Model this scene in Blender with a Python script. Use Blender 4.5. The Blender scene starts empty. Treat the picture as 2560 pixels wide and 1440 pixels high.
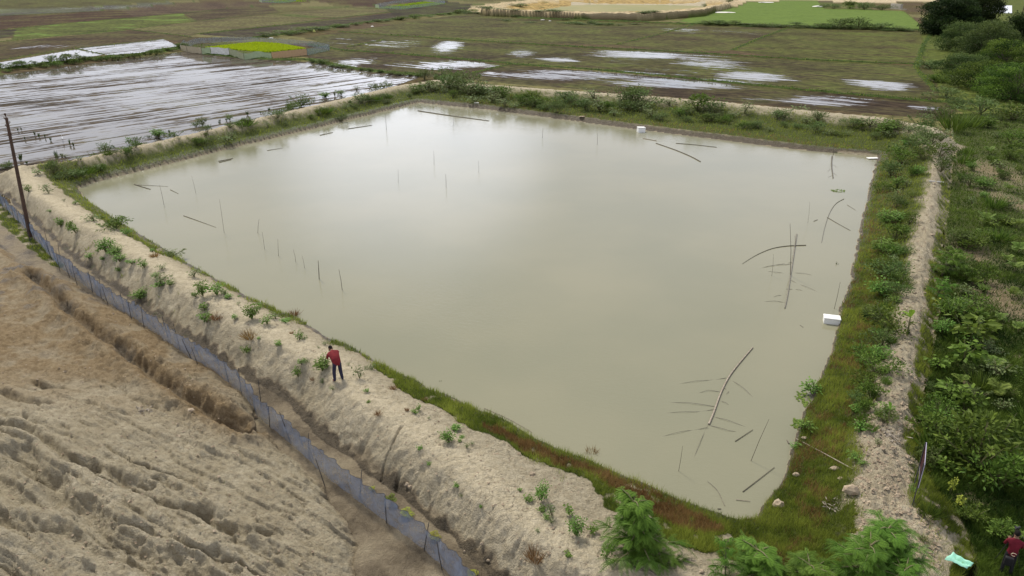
import bpy, bmesh, math, random
import numpy as np
from mathutils import Vector, Matrix, Quaternion
random.seed(7); RNG = np.random.default_rng(11)
S = bpy.context.scene; COL = S.collection
R = math.radians
# ------------------------------------------------------------------ camera
F = 1800.; PIT = math.atan(780/1800); CZ = 20.0
cam = bpy.data.objects.new('camera', bpy.data.cameras.new('camera')); COL.objects.link(cam)
cam.location = (0, 0, CZ); cam.rotation_euler = (math.pi/2-PIT, 0, 0)
cam.data.sensor_width = 36; cam.data.lens = F/2560*36; cam.data.clip_start = .1; cam.data.clip_end = 20000
S.camera = cam
# ------------------------------------------------------------------ light
SUN_EL, SUN_AZ = 52, -30                        # high, ahead and a little to the left, behind thin cloud
S.view_settings.view_transform = 'Standard'; S.view_settings.look = 'None'
S.view_settings.exposure = 0.15; S.view_settings.gamma = 1
W = bpy.data.worlds.new('World'); S.world = W; W.use_nodes = True
nt = W.node_tree; nt.nodes.clear(); N = nt.nodes; Lk = nt.links
def nd(t, tree=None, **kw):
    n = (tree or nt).nodes.new(t)
    for k, v in kw.items(): setattr(n, k, v)
    return n
def sky():
    out = nd('ShaderNodeOutputWorld'); bg = nd('ShaderNodeBackground'); bg.inputs[1].default_value = .1
    st = nd('ShaderNodeTexSky', sky_type='NISHITA', sun_disc=False)
    st.sun_elevation = R(SUN_EL); st.sun_rotation = R(SUN_AZ)
    tc = nd('ShaderNodeTexCoord'); sp = nd('ShaderNodeSeparateXYZ'); Lk.new(tc.outputs['Generated'], sp.inputs[0])
    def m(op, a, b=None, c=None):
        n = nd('ShaderNodeMath', operation=op)
        for i, v in enumerate((a, b, c)):
            if v is None: continue
            if isinstance(v, (int, float)): n.inputs[i].default_value = v
            else: Lk.new(v, n.inputs[i])
        return n.outputs[0]
    z = m('MAXIMUM', sp.outputs[2], 0.0)
    den = m('ADD', z, .22)
    cb = nd('ShaderNodeCombineXYZ')
    Lk.new(m('DIVIDE', sp.outputs[0], den), cb.inputs[0]); Lk.new(m('DIVIDE', sp.outputs[1], den), cb.inputs[1])
    n1 = nd('ShaderNodeTexNoise'); n1.inputs['Scale'].default_value = 1.3; n1.inputs['Detail'].default_value = 6; n1.inputs['Roughness'].default_value = .55
    Lk.new(cb.outputs[0], n1.inputs['Vector'])
    cov = nd('ShaderNodeMapRange'); cov.inputs[1].default_value = .24; cov.inputs[2].default_value = .46; cov.interpolation_type = 'SMOOTHSTEP'
    Lk.new(n1.outputs[0], cov.inputs[0])
    n2 = nd('ShaderNodeTexNoise'); n2.inputs['Scale'].default_value = 2.3; n2.inputs['Detail'].default_value = 5
    mp = nd('ShaderNodeMapping'); mp.inputs['Location'].default_value = (3.1, 7.7, 0); Lk.new(cb.outputs[0], mp.inputs[0]); Lk.new(mp.outputs[0], n2.inputs['Vector'])
    # bright towering cloud low in front, greyer deck overhead
    low = nd('ShaderNodeMapRange'); low.inputs[1].default_value = .10; low.inputs[2].default_value = .55; low.inputs[3].default_value = 10.5; low.inputs[4].default_value = 6.6
    Lk.new(z, low.inputs[0])
    var = nd('ShaderNodeMapRange'); var.inputs[1].default_value = .32; var.inputs[2].default_value = .68; var.inputs[3].default_value = .9; var.inputs[4].default_value = 1.1
    Lk.new(n2.outputs[0], var.inputs[0])
    br = m('MULTIPLY', low.outputs[0], var.outputs[0])
    # the brightest bank of cloud
    dp = nd('ShaderNodeVectorMath', operation='DOT_PRODUCT'); Lk.new(tc.outputs['Generated'], dp.inputs[0])
    az, el = R(-8), R(13.5); dp.inputs[1].default_value = (math.sin(az)*math.cos(el), math.cos(az)*math.cos(el), math.sin(el))
    pk = nd('ShaderNodeMapRange', interpolation_type='SMOOTHSTEP'); pk.inputs[1].default_value = .977; pk.inputs[2].default_value = 1.0; pk.inputs[3].default_value = 0; pk.inputs[4].default_value = 9
    Lk.new(dp.outputs['Value'], pk.inputs[0])
    br = m('ADD', br, pk.outputs[0])
    cc = nd('ShaderNodeMix', data_type='RGBA', blend_type='MULTIPLY'); cc.inputs[0].default_value = 1
    cc.inputs[6].default_value = (.93, .96, 1.07, 1)
    v2c = nd('ShaderNodeCombineColor'); [Lk.new(br, v2c.inputs[i]) for i in range(3)]
    Lk.new(v2c.outputs[0], cc.inputs[7])
    sk = nd('ShaderNodeMix', data_type='RGBA', blend_type='MULTIPLY'); sk.inputs[0].default_value = 1; sk.inputs[6].default_value = (1.5, 1.5, 1.6, 1); Lk.new(st.outputs[0], sk.inputs[7])
    mx = nd('ShaderNodeMix', data_type='RGBA'); Lk.new(cov.outputs[0], mx.inputs[0]); Lk.new(sk.outputs[2], mx.inputs[6]); Lk.new(cc.outputs[2], mx.inputs[7])
    Lk.new(mx.outputs[2], bg.inputs[0]); Lk.new(bg.outputs[0], out.inputs[0])
sky()
sl = bpy.data.lights.new('sun', 'SUN'); sl.energy = 3.6; sl.angle = R(9); sl.color = (1, .93, .80)
so = bpy.data.objects.new('sun', sl); COL.objects.link(so)
sd = Vector((math.sin(R(SUN_AZ))*math.cos(R(SUN_EL)), math.cos(R(SUN_AZ))*math.cos(R(SUN_EL)), math.sin(R(SUN_EL))))
so.rotation_euler = sd.to_track_quat('Z', 'Y').to_euler()

# ------------------------------------------------------------------ helpers: points on the ground from the survey of the photo
CP, SP = math.cos(PIT), math.sin(PIT)
def gpa(px, py, z):
    px = np.asarray(px, float); py = np.asarray(py, float)
    u = px-1280; v = py-720
    t = (CZ-z)/np.maximum(F*SP+v*CP, 1.)
    return u*t, (F*CP-v*SP)*t
def poly(pts, z=-.5):
    a = np.array(pts, float); x, y = gpa(a[:, 0], a[:, 1], a[:, 2] if a.shape[1] > 2 else z)
    return np.stack([x, y], 1)
def sst(a, b, x):
    t = np.clip((x-a)/(b-a), 0, 1); return t*t*(3-2*t)
_perm = RNG.permutation(512); _perm = np.concatenate([_perm, _perm]); _ga = RNG.random(512)*2*np.pi
_gx, _gy = np.cos(_ga), np.sin(_ga)
def pnoise(x, y, seed=0):
    xi = np.floor(x).astype(np.int64); yi = np.floor(y).astype(np.int64); fx = x-xi; fy = y-yi
    u = fx*fx*fx*(fx*(fx*6-15)+10); v = fy*fy*fy*(fy*(fy*6-15)+10)
    def g(ix, iy, dx, dy):
        h = _perm[(_perm[(ix+seed*37) & 511]+iy) & 511]; return _gx[h]*dx+_gy[h]*dy
    a = g(xi, yi, fx, fy); b = g(xi+1, yi, fx-1, fy); c = g(xi, yi+1, fx, fy-1); d = g(xi+1, yi+1, fx-1, fy-1)
    return ((a+(b-a)*u)+((c+(d-c)*u)-(a+(b-a)*u))*v)*1.4
def fbm(x, y, o=4, seed=0, gain=.5):
    r = 0; a = 1; t = 0
    for i in range(o):
        r = r+a*pnoise(x*2**i+i*17.3, y*2**i-i*9.1, seed+i); t += a; a *= gain
    return r/t
def pdist(X, Y, P, lim, closed=False):
    out = np.full(X.shape, float(lim)); Q = np.vstack([P, P[:1]]) if closed else P
    for (ax, ay), (bx, by) in zip(Q[:-1], Q[1:]):
        m = np.nonzero((X > min(ax, bx)-lim) & (X < max(ax, bx)+lim) & (Y > min(ay, by)-lim) & (Y < max(ay, by)+lim))[0]
        if not m.size: continue
        px, py = X[m]-ax, Y[m]-ay; dx, dy = bx-ax, by-ay
        t = np.clip((px*dx+py*dy)/(dx*dx+dy*dy+1e-9), 0, 1)
        out[m] = np.minimum(out[m], np.hypot(px-t*dx, py-t*dy))
    return out
def inside(X, Y, P):
    r = np.zeros(X.shape, bool)
    m = np.nonzero((X >= P[:, 0].min()) & (X <= P[:, 0].max()) & (Y >= P[:, 1].min()) & (Y <= P[:, 1].max()))[0]
    if not m.size: return r
    x, y = X[m], Y[m]; c = np.zeros(x.shape, bool); Q = np.vstack([P, P[:1]])
    for (ax, ay), (bx, by) in zip(Q[:-1], Q[1:]):
        if ay == by: continue
        k = ((ay > y) != (by > y)) & (x < (bx-ax)*(y-ay)/(by-ay)+ax); c ^= k
    r[m] = c; return r
# ------------------------------------------------------------------ survey of the site
E_px = [(193,470),(215,500),(330,575),(470,660),(620,745),(740,800),(870,868),(990,930),(1100,985),(1250,1045),(1400,1125),(1560,1185),(1700,1245),(1790,1283),(1850,1303),
        (1890,1292),(1930,1245),(1958,1200),(1975,1150),(1990,1080),(2022,1000),(2062,920),(2090,840),(2103,770),(2125,700),(2140,620),(2160,520),(2178,450),(2192,392),
        (2000,375),(1800,350),(1600,325),(1400,298),(1200,272),(1045,257),(800,318),(600,365),(400,415),(240,455)]
EP = poly(E_px, 0)
T_near = poly([(55,425),(88,480),(176,531),(281,584),(369,647),(457,693),(580,766),(668,819),(720,850),(843,905),(903,985),(990,1035),(1078,1102),(1166,1158),(1219,1221),(1307,1284),(1395,1344),(1518,1408),(1623,1442),(1720,1485),(1900,1520)], 1.2)
T_right = poly([(1900,1520),(2080,1490),(2190,1400),(2195,1290),(2185,1210),(2205,1080),(2240,960),(2262,830),(2285,700),(2305,580),(2325,460),(2335,380)], 1.3)
T_far = poly([(2335,380),(2325,318),(2200,294),(2000,275),(1800,255),(1600,239),(1400,226),(1200,211),(1085,199)], 2.0)
T_left = poly([(1085,199),(1000,214),(850,250),(700,285),(500,332),(300,377),(150,408),(55,425)], 1.8)
T_right[-1] = T_far[0]; T_left[0] = T_far[-1]; T_left[-1] = T_near[0]
TP = np.vstack([T_near, T_right[1:], T_far[1:], T_left[1:-1]])
TZ = (1.2, 1.3, 2.0, 1.8)
def offset(P, d):
    c = EP.mean(0); o = []
    for i in range(len(P)):
        t = P[min(i+1, len(P)-1)]-P[max(i-1, 0)]; n = np.array([t[1], -t[0]])/np.hypot(*t)
        if n@(P[i]-c) < 0: n = -n
        o.append(P[i]+n*d)
    return np.array(o)
O_near = poly([(-40,470),(20,497),(100,566),(185,650),(285,720),(380,785),(470,845),(563,910),(645,962),(722,1005),(785,1080),(880,1150),(980,1230),(1090,1310),(1180,1390),(1260,1470),(1420,1570)], -.5)
O_right = poly([(2000,1680),(2330,1600),(2420,1440),(2385,1330),(2320,1250),(2290,1100),(2315,960),(2340,830),(2350,700),(2362,580),(2375,460),(2385,385)], -.3)
OP = np.vstack([O_near, O_right, offset(T_far, 5)[1:-1], T_far[-1:]+[[0, 6]], offset(T_left, 4.5)[1:-1], poly([(-90,440)])])
MP = poly([(-1500,520),(-150,560),(0,610),(60,665),(190,715),(330,800),(450,880),(560,945),(632,1000),(645,1040),(640,1090),(700,1125),(760,1170),(830,1262),(872,1310),(893,1370),(893,1440),(905,1600),(950,2200),(-2500,2200)])
NET = poly([(-60,470),(0,508),(75,583),(150,668),(250,742),(350,812),(440,880),(520,932),(600,988),(650,1045),(720,1103),(830,1203),(950,1292),(1060,1372),(1130,1440),(1200,1520),(1290,1640),(1420,1800)])
GUL = [([(84,947),(112,961),(151,966)],.25,.22),([(0,986),(53,1003),(91,1017),(115,1020)],.35,.3),
 ([(0,1081),(70,1095),(120,1126),(155,1147),(197,1169),(239,1186),(281,1193),(309,1207),(373,1223)],.42,.26),
 ([(46,1158),(88,1193),(134,1218),(155,1249),(169,1278),(218,1292),(225,1320),(274,1348),(302,1362),(338,1376),(373,1394),(440,1404),(482,1418),(492,1445),(560,1500)],.6,.5),
 ([(-60,1190),(0,1210),(14,1250),(63,1278),(109,1278),(155,1274),(215,1290)],.4,.6),
 ([(0,1327),(70,1355),(158,1365),(239,1390),(267,1408),(334,1425),(400,1460)],.4,.35),
 ([(500,1270),(513,1281),(548,1306),(584,1320),(615,1330)],.4,.28),([(387,1197),(415,1218),(447,1221)],.25,.2),
 ([(471,1200),(510,1214)],.2,.18),([(640,1322),(665,1325)],.3,.2),([(530,1386),(560,1410),(590,1430)],.3,.2),([(580,1350),(640,1362),(680,1372)],.25,.25),
 ([(-60,1030),(30,1062),(90,1072),(150,1085)],.2,.2),([(220,1005),(270,1028),(330,1040)],.18,.2),([(300,1262),(360,1300),(420,1330)],.2,.3)]
GUL = [(poly(p, .6), d, w) for p, d, w in GUL]
TRK = poly([(70,690),(120,725),(160,770),(215,815),(260,850),(310,890),(350,920),(430,980),(500,1025),(560,1062),(628,1085)], -.1)
TRK2 = poly([(250,690),(330,765),(400,850),(470,920),(540,985),(600,1030)], -.1)
CRK = [poly(p, .5) for p in ([(1005,1095),(985,1120),(960,1140),(945,1165)],[(560,872),(575,850)],[(505,885),(530,850)],[(995,1165),(975,1190)],[(425,795),(450,760)])]
RIDGES = [([(-200,190),(0,180),(200,155),(350,140),(462,121)],2.4,.9),([(462,121),(520,138),(600,145),(690,152),(770,152),(860,170),(950,182),(1050,190)],1.8,.6),
 ([(-300,125),(0,105),(299,76),(492,53),(703,32),(900,16),(1100,0)],.9,.3),([(-300,95),(0,76),(176,58),(457,33),(668,12),(780,0)],.9,.3),([(-300,60),(0,40),(246,28),(440,8),(520,0)],.8,.3),([(0,8),(70,3)],.8,.3),
 ([(316,74),(400,83),(480,93)],.8,.3),([(492,86),(720,62),(850,45),(980,30)],1.6,.4),([(689,37),(770,42),(850,46)],.8,.3),
 ([(800,10),(900,22),(960,20)],.8,.3),([(640,97),(740,84),(800,73),(900,60),(1000,48),(1180,30)],3.0,.9),
 ([(850,80),(950,87),(1100,97),(1270,108),(1480,120),(1700,131),(2000,150),(2150,157),(2330,164)],1.3,.4),([(1300,46),(1450,52),(1560,56),(1720,62),(1850,65),(1975,67),(2100,71),(2290,77)],2.6,.9),
 ([(1735,62),(1640,88),(1540,112)],.8,.3),([(1975,68),(1900,96),(1830,126)],1.,.3),([(770,112),(860,127),(980,135),(1190,152),(1300,163),(1500,177),(1700,196),(1860,212),(2000,226),(2150,240),(2400,262)],1.3,.4),
 ([(1285,160),(1230,172),(1180,184)],.9,.3),([(870,118),(960,100)],.8,.3),([(2350,55),(2310,110),(2290,170),(2340,230)],1,.3),
 ([(260,137),(225,130),(190,122)],.5,.25),([(190,122),(300,110),(410,98)],.6,.25),([(0,152),(95,136),(190,122)],.6,.25)]
RIDGES = [(poly(p), w, h) for p, w, h in RIDGES]
# fields: outline in the photo, soil colour, greenness, wetness, furrow line
BR, OL, TN, DK, RB = (.075,.055,.032), (.085,.075,.032), (.13,.115,.055), (.05,.042,.028), (.07,.042,.026)
FIELDS = [
 ([(-900,260),(-100,205),(0,188),(470,128),(560,143),(690,152),(780,155),(1050,193),(960,225),(0,470),(-900,520)],(.09,.075,.055),0,.91,[(0,262),(700,183)]),
 ([(-500,196),(0,156),(190,124),(258,137),(60,164),(-500,230)],(.12,.11,.09),0,1.6,[(0,150),(190,122)]),
 ([(190,121),(410,98),(460,121),(440,126),(262,138)],(.09,.08,.05),0,.95,[(190,121),(410,98)]),
 ([(-500,146),(0,106),(300,78),(330,76),(475,92),(640,97),(470,112),(410,97),(190,121),(0,150),(-500,195)],BR,.12,.28,[(0,130),(300,95)]),
 ([(316,74),(492,53),(690,36),(800,52),(720,62),(492,86),(475,91)],TN,.15,.1,[(0,105),(299,76)]),
 ([(492,86),(720,63),(980,32),(1000,47),(800,72),(640,96)],(.06,.048,.035),.1,.25,[(492,86),(720,62)]),
 ([(-500,130),(0,96),(30,90),(50,72),(0,76),(-500,115)],DK,.1,.1,[(0,105),(299,76)]),
 ([(30,100),(40,72),(176,58),(457,33),(480,54),(300,76)],(.07,.075,.025),.75,.12,[(0,105),(299,76)]),
 ([(457,33),(668,12),(703,32),(492,53)],BR,.1,.1,[(0,105),(299,76)]),
 ([(703,32),(760,26),(900,16),(980,28),(850,46)],TN,.12,.05,[(0,105),(299,76)]),
 ([(-500,110),(0,74),(176,57),(340,44),(300,25),(246,28),(0,40),(-500,70)],RB,.1,.12,[(0,76),(176,58)]),
 ([(340,44),(668,12),(780,0),(440,8),(300,25)],(.09,.062,.042),.05,.2,[(0,76),(176,58)]),
 ([(-400,62),(0,40),(246,28),(440,8),(420,4),(180,22),(0,24),(-400,46)],(.1,.1,.09),.3,.45,[(0,40),(246,28)]),
 ([(-400,44),(0,22),(180,20),(420,4),(430,-10),(-400,-10)],OL,.3,.3,[(0,40),(246,28)]),
 ([(780,0),(900,16),(1100,0),(1060,-6)],RB,.1,.1,[(0,76),(176,58)]),
 ([(960,20),(1110,2),(1180,12),(1180,28),(1000,47)],DK,.2,.1,[(1000,47),(1180,28)]),
 ([(760,96),(870,78),(1180,32),(1300,46),(1500,55),(1720,62),(1540,112),(1270,107),(950,86),(860,82),(830,110)],(.085,.068,.038),.42,.16,[(950,87),(1270,108)]),
 ([(1720,62),(1975,68),(1830,126),(1700,130),(1540,112)],(.082,.062,.038),.38,.24,[(950,87),(1270,108)]),
 ([(1975,68),(2300,77),(2310,110),(2330,164),(2150,157),(2000,150),(1830,126)],(.082,.065,.034),.55,.12,[(1270,108),(1700,131)]),
 ([(850,82),(950,88),(1270,109),(1700,132),(2000,151),(2330,166),(2370,230),(2400,260),(2000,224),(1700,194),(1300,162),(1190,150),(980,133),(860,126),(770,112)],(.075,.058,.036),.4,.12,[(1270,108),(1700,131)]),
 ([(770,114),(860,128),(980,136),(1190,153),(1300,164),(1700,197),(2000,227),(2400,264),(2370,300),(1090,193),(860,170),(770,152)],(.068,.05,.034),.2,.22,[(1300,163),(1700,196)]),
 ([(1640,46),(1700,52),(1830,5),(2040,-2),(2060,20),(2260,28),(2300,60),(2300,76),(1975,67),(1750,60)],(.085,.115,.03),1.0,0,[(1975,68),(2280,77)]),
]
FIELDS = [(poly(o), c, g, w, poly(d)) for o, c, g, w, d in FIELDS]
WETS = [(1117,117,40,17,.98),(985,112,110,14,.62),(1305,133,42,11,.8),(1395,149,58,7,.9),(1600,138,130,14,1.0),(1760,152,110,26,.78),(1880,192,100,13,1.1),(2205,212,75,15,1.05),(1560,155,60,12,.6),
 (1130,163,110,12,.95),(890,156,60,12,.9),(1000,162,60,10,.7),(1480,187,260,15,.95),(1700,207,190,16,1.05),(2070,252,130,15,.95),(1900,248,120,5,.6),(2310,270,50,8,.9),(1235,183,50,7,.75),(1700,75,60,8,.7),(1860,78,90,8,.6),
 (860,93,60,8,.5),(1700,186,300,8,.6),(100,118,120,7,.6),(250,20,160,8,.6),(870,108,80,8,.45)]
_w = []
for (a, b, rx, ry, s) in WETS:
    cx, cy = gpa(a, b, -.5); x1, _ = gpa(a+rx, b, -.5); _, y1 = gpa(a, b-ry, -.5); _, y0 = gpa(a, b+ry, -.5)
    _w.append((float(cx), float(y0+y1)/2, float(x1-cx), float(y1-y0)/2, s))
WETS = _w
E2 = poly([(1345,27),(1440,14),(1500,12),(1700,13),(1775,18),(1765,22),(1700,27),(1600,31),(1450,31)], 0)
T2 = poly([(1200,20),(1250,10),(1330,2),(1450,-8),(1700,-8),(1830,6),(1800,12),(1760,24),(1630,33),(1600,34),(1450,33),(1300,26),(1230,24)], 3.)
O2 = poly([(1165,28),(1180,16),(1290,3),(1400,-14),(1700,-14),(1870,4),(1850,14),(1790,30),(1660,46),(1600,47),(1450,44),(1290,40),(1190,34)], -.5)
NUR = poly([(452,124),(505,134),(575,143),(690,150),(768,139),(828,127),(700,112),(560,106),(470,112)])
NURG = poly([(512,120),(640,106),(700,110),(765,122),(665,131),(575,124)])
NUR2 = poly([(940,20),(1010,23),(1118,9),(1060,4)])
NUR3 = poly([(650,4),(700,7),(770,3),(740,0)])
GR_NEAR = poly([(862,862),(1000,930),(1100,985),(1250,1045),(1400,1125),(1560,1185),(1700,1250),(1850,1303),(1885,1330),(2000,1320),(2120,1290),(2130,1350),(2130,1460),(1900,1470),(1690,1385),(1530,1295),(1460,1205),(1330,1155),(1200,1100),(1100,1035),(1000,985),(940,915)], .5)
GR_CORN = poly([(95,440),(200,430),(245,465),(250,510),(330,580),(420,645),(390,640),(300,590),(230,545),(180,500)], .5)
GR_DRY = poly([(1210,1050),(1400,1130),(1560,1190),(1700,1250),(1790,1290),(1800,1330),(1700,1340),(1580,1265),(1480,1195),(1330,1145),(1230,1095)], .5)
GR_POLE = poly([(-80,480),(0,505),(70,580),(165,675),(130,665),(60,610),(0,560),(-80,545)], -.5)
PLOT = poly([(2385,385),(2375,460),(2362,580),(2350,700),(2340,830),(2315,960),(2290,1100),(2320,1250),(2385,1330),(2430,1440),(2420,1600),(3600,1600),(3300,900),(2900,400),(2700,280),(2380,285)], -.3)
SANDP = poly([(2240,1260),(2330,1290),(2375,1340),(2395,1380),(2385,1440),(2390,1560),(2285,1560),(2295,1440),(2262,1360),(2215,1310)], .9)
WOOD = poly([(2310,60),(2300,130),(2340,190),(2350,250),(2420,290),(2900,300),(2900,-20),(2330,0)], -.5)
DARKS = [(2480,430,70,45),(2540,520,40,60),(2480,745,60,45),(2530,800,60,60),(2420,640,40,30)]
# ------------------------------------------------------------------ the terrain: height and what covers it
def rowsum(*a): return a
def terrain(X, Y, full=False):
    X = np.asarray(X, float).ravel(); Y = np.asarray(Y, float).ravel(); n = X.size
    wx = X+.35*fbm(X*.5, Y*.5, 3, 3); wy = Y+.35*fbm(X*.5+40, Y*.5, 3, 5)
    big = fbm(X*.11, Y*.11, 3, 1)
    z = np.full(n, -.5)+.06*big
    reg = np.zeros(n, np.int32)
    A = dict(grass=np.zeros(n), dry=np.zeros(n), wet=np.zeros(n), sand=np.zeros(n), red=np.zeros(n), fu=X*.95+Y*.3, fv=Y*.95-X*.3,
             col=np.tile(np.array([[.08, .07, .035]]), (n, 1)), fw=np.zeros(n), fg=np.full(n, .35))
    far = (np.hypot(X, Y) > 60) & ~((np.abs(X) < 40) & (Y < 60))
    inE = inside(wx, wy, EP); inT = inside(X, Y, TP); inO = inside(wx, wy, OP) | inT
    k = np.nonzero(inO | inE)[0]
    x, y = X[k], Y[k]
    dE = pdist(wx[k], wy[k], EP, 45, True)
    ds = np.stack([pdist(x, y, P, 70) for P in (T_near, T_right, T_far, T_left)]); dT = ds.min(0); side = ds.argmin(0)
    dO = pdist(wx[k], wy[k], OP, 45, True)
    wgt = 1/(ds+.8)**3; zt = (wgt*np.array(TZ)[:, None]).sum(0)/wgt.sum(0)
    t = dE/(dE+dT+1e-6); s = dT/(dT+dO+1e-6)
    pin = np.where(side == 1, np.interp(t, [0, .04, .25, .6, .85, 1], [0, .16, .26, .52, .93, 1]), np.interp(t, [0, .035, .06, .3, .6, .85, 1], [0, .06, .27, .32, .52, .93, 1]))
    pin0 = np.interp(t, [0, .06, .4, .75, 1], [0, .2, .55, .9, 1])
    pin = np.where(side == 0, pin0, pin)
    pout = np.interp(s, [0, .22, .5, .9, 1], [1, .95, .62, .06, 0])
    pout0 = np.interp(s, [0, .25, .4, .85, 1], [1, .97, .84, .12, 0])
    pout = np.where(side == 0, pout0, pout)
    i_t = inT[k]; i_e = inE[k]
    zo = np.where(side == 1, np.interp(y, [15, 60, 85], [.5, .35, -.35]), -.5); zb = np.where(i_t, pin*zt, zo+pout*(zt-zo))
    rough = fbm(x*1.1, y*1.1, 5, 11, .6)
    zb += .03*fbm(x*7, y*7, 2, 12)*np.clip(dE, 0, 1)+.16*rough*np.clip(np.minimum(dE, dO+.3)*1.5, 0, 1)
    # clods on the right-hand path, rills down the outer face
    cl = np.abs(fbm(x*2.6, y*2.6, 3, 21))
    pr = np.where(side == 1, np.exp(-(dT/1.7)**2), .25*np.exp(-(dT/2.5)**2)); zb += pr*(.32*cl-.05+.1*rough)
    ca, sa = np.cos(.7), np.sin(.7)
    al = x*-.72+y*.69; ac = x*.69+y*.72
    rill = 1-np.abs(pnoise(al*1.5+.8*fbm(x*.6, y*.6, 2, 31), ac*.35, 33))*2
    fo = (~i_t)*np.where(side == 0, 1., .4)*sst(.2, .5, s)*(1-sst(.85, 1., s))
    zb -= .22*fo*np.clip(rill-.3, 0, 1)**2*sst(-.1, .35, pnoise(x*.35, y*.35, 34))
    zb += .45*fo*fbm(x*.9, y*.9, 5, 35, .62)+.10*np.abs(fbm(x*3.2, y*3.2, 3, 37, .6))*np.where(side == 0, 1, .4)*sst(0, .4, dE)
    for c in CRK:
        d = pdist(wx[k], wy[k], c, 1.0); zb -= .25*np.maximum(0, 1-d/.09)
    zb = np.where(i_e, -np.minimum(.9, .35*dE), zb)
    z[k] = zb; reg[k] = np.where(i_e & (dE > .25), 1, 2)
    nz = fbm(x*.35, y*.35, 3, 41); nz2 = fbm(x*1.3, y*1.3, 3, 43)
    gl = np.where(side == 1, np.interp(y, [20, 50, 75], [.70, .80, 1.0]), np.choose(side, [.0, .84, .80, .74]))
    g = np.where(i_t & ~i_e, sst(np.where(side > 1, .055, .02), np.where(side > 1, .09, .07), t+.02*nz2)*(1-sst(gl-.12, gl+.14, t+.22*nz+.10*nz2)), 0)*(side > 0)
    g = np.maximum(g, (i_t & ~i_e)*(side >= 2)*.75*sst(.05, .3, nz2+.4*nz)*(1-sst(.85, .97, t))*sst(.055, .09, t))
    g = np.maximum(g, (side == 1)*.95*sst(-.35, .1, nz2+nz*.5)*sst(.42, .62, s+.2*nz)*(~i_t))
    g = np.maximum(g, (side == 0)*i_t*(~i_e)*.8*(1-sst(.18, .45, t+.2*nz2))*sst(-.25, .1, nz+.3*nz2)*sst(.02, .1, t))
    g = np.maximum(g, (side == 0)*.5*sst(.28, .5, nz2+.25*nz)*sst(.3, .6, s)*(~i_t)*(x < -20))
    for P, amt in ((GR_NEAR, 1.), (GR_CORN, .9)):
        q = inside(wx[k]+.5*nz2, wy[k]+.5*nz, P) & ~i_e; g = np.maximum(g, q*amt*sst(-.5, -.2, nz2+nz*.5)*sst(0, .35, dE))
    dry = inside(wx[k]+.9*nz, wy[k]+.9*nz2, GR_DRY)*sst(-.5, .05, nz2)
    dry = np.maximum(dry, (side == 1)*.32*sst(-.05, .35, nz2+.6*nz)*(t < .6))
    dry = np.maximum(dry, (side == 2)*.35*(t < .25)*sst(-.1, .3, nz2))
    A['grass'][k] = g; A['dry'][k] = dry*g
    wet = (i_t & ~i_e)*(1-sst(.3, 1.0, dE-.4*nz2-.6*(side >= 2)))
    wet = np.maximum(wet, (~i_t)*(side == 0)*sst(.72, .92, s+.2*nz2+.1*nz)*.95)
    wet = np.maximum(wet, (~i_t)*(side == 0)*.55*sst(.7, .85, s+.3*nz)*sst(-14, -6, x))
    A['wet'][k] = wet
    A['sand'][k] = np.where(side == 0, np.exp(-(dT/1.25)**2)*sst(-.6, .1, nz2+.3), np.where(side == 1, .25, .35)*np.exp(-(dT/1.6)**2))
    # clay mound dug out on the left
    o = ~inO
    km = np.nonzero(o & inside(wx, wy, MP))[0]
    if km.size:
        x, y = X[km], Y[km]; dm = pdist(wx[km], wy[km], MP, 40, True)
        nn = fbm(x*.45, y*.45, 4, 51, .55); n3 = fbm(x*2.2, y*2.2, 4, 53, .6)
        south = 1-sst(27, 36, y+.0*x)
        zz = -.45+.35*sst(0, .8, dm)+np.minimum(dm, 22)*(.035+.105*south)
        zz += (.22+.16*south)*nn+.07*n3
        dirx, diry = .86, -.51
        al = x*dirx+y*diry; ac = -x*diry+y*dirx
        rd = 1-2*np.abs(pnoise(al*.13+.25*nn, ac*.62+.45*nn, 55)); zz -= (.25+.75*south)*.34*np.clip((rd-.72)/.28, 0, 1)**1.3*sst(.5, 3, dm)*sst(-.1, .3, pnoise(al*.10+7, ac*.3, 56))
        an = fbm(al*.13+.25*nn, ac*.85+.35*nn, 4, 66, .5)*3.2+.5; te = np.floor(an); fr_ = an-te; zz += (.06+.17*south)*(te+sst(.62, 1., fr_)-an*.55)
        an = fbm(al*.38+.5*nn, ac*2.4+.5*nn, 3, 68, .5)*2.6+.3; te = np.floor(an); fr_ = an-te; zz += (.035+.03*south)*(te+sst(.6, 1., fr_)-an*.6)
        zz += .06*np.abs(fbm(x*4.6, y*4.6, 3, 62, .7))+.05*fbm(x*9, y*9, 2, 70)+.05*fbm(x*2.6, y*2.6, 4, 64, .75)
        redm = (1-south)*sst(-.3, .3, nn+.2)
        jx = wx[km]+.22*n3; jy = wy[km]+.22*nn
        sh = np.zeros(km.size); dig = np.zeros(km.size)
        for P, dp, w in GUL:
            d = pdist(jx, jy, P, 3.); v = np.maximum(0, 1-d/(w*1.1))**.75; dig = np.maximum(dig, dp*v*1.1); zz += .25*dp*np.exp(-((d-w*1.9)/(w*.8))**2); sh = np.maximum(sh, v)
        zz -= dig
        d = pdist(jx, jy, TRK, 5.)
        zz += .42*np.exp(-((d-.75)/.55)**2)*(1+.6*n3)-.45*np.maximum(0, 1-d/.42)**.8
        d2 = pdist(jx, jy, TRK2, 4.); zz += .22*np.exp(-(d2/.9)**2)
        lug = np.sin((x*.62+y*-.78)*11)*np.exp(-(d2/.6)**4)*.05; zz += lug
        redm = np.maximum(redm*.95, np.exp(-(d/1.1)**2)*1.2)
        zz += .20*np.abs(n3)*(1-.7*south)
        z[km] = zz; reg[km] = 3
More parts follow.
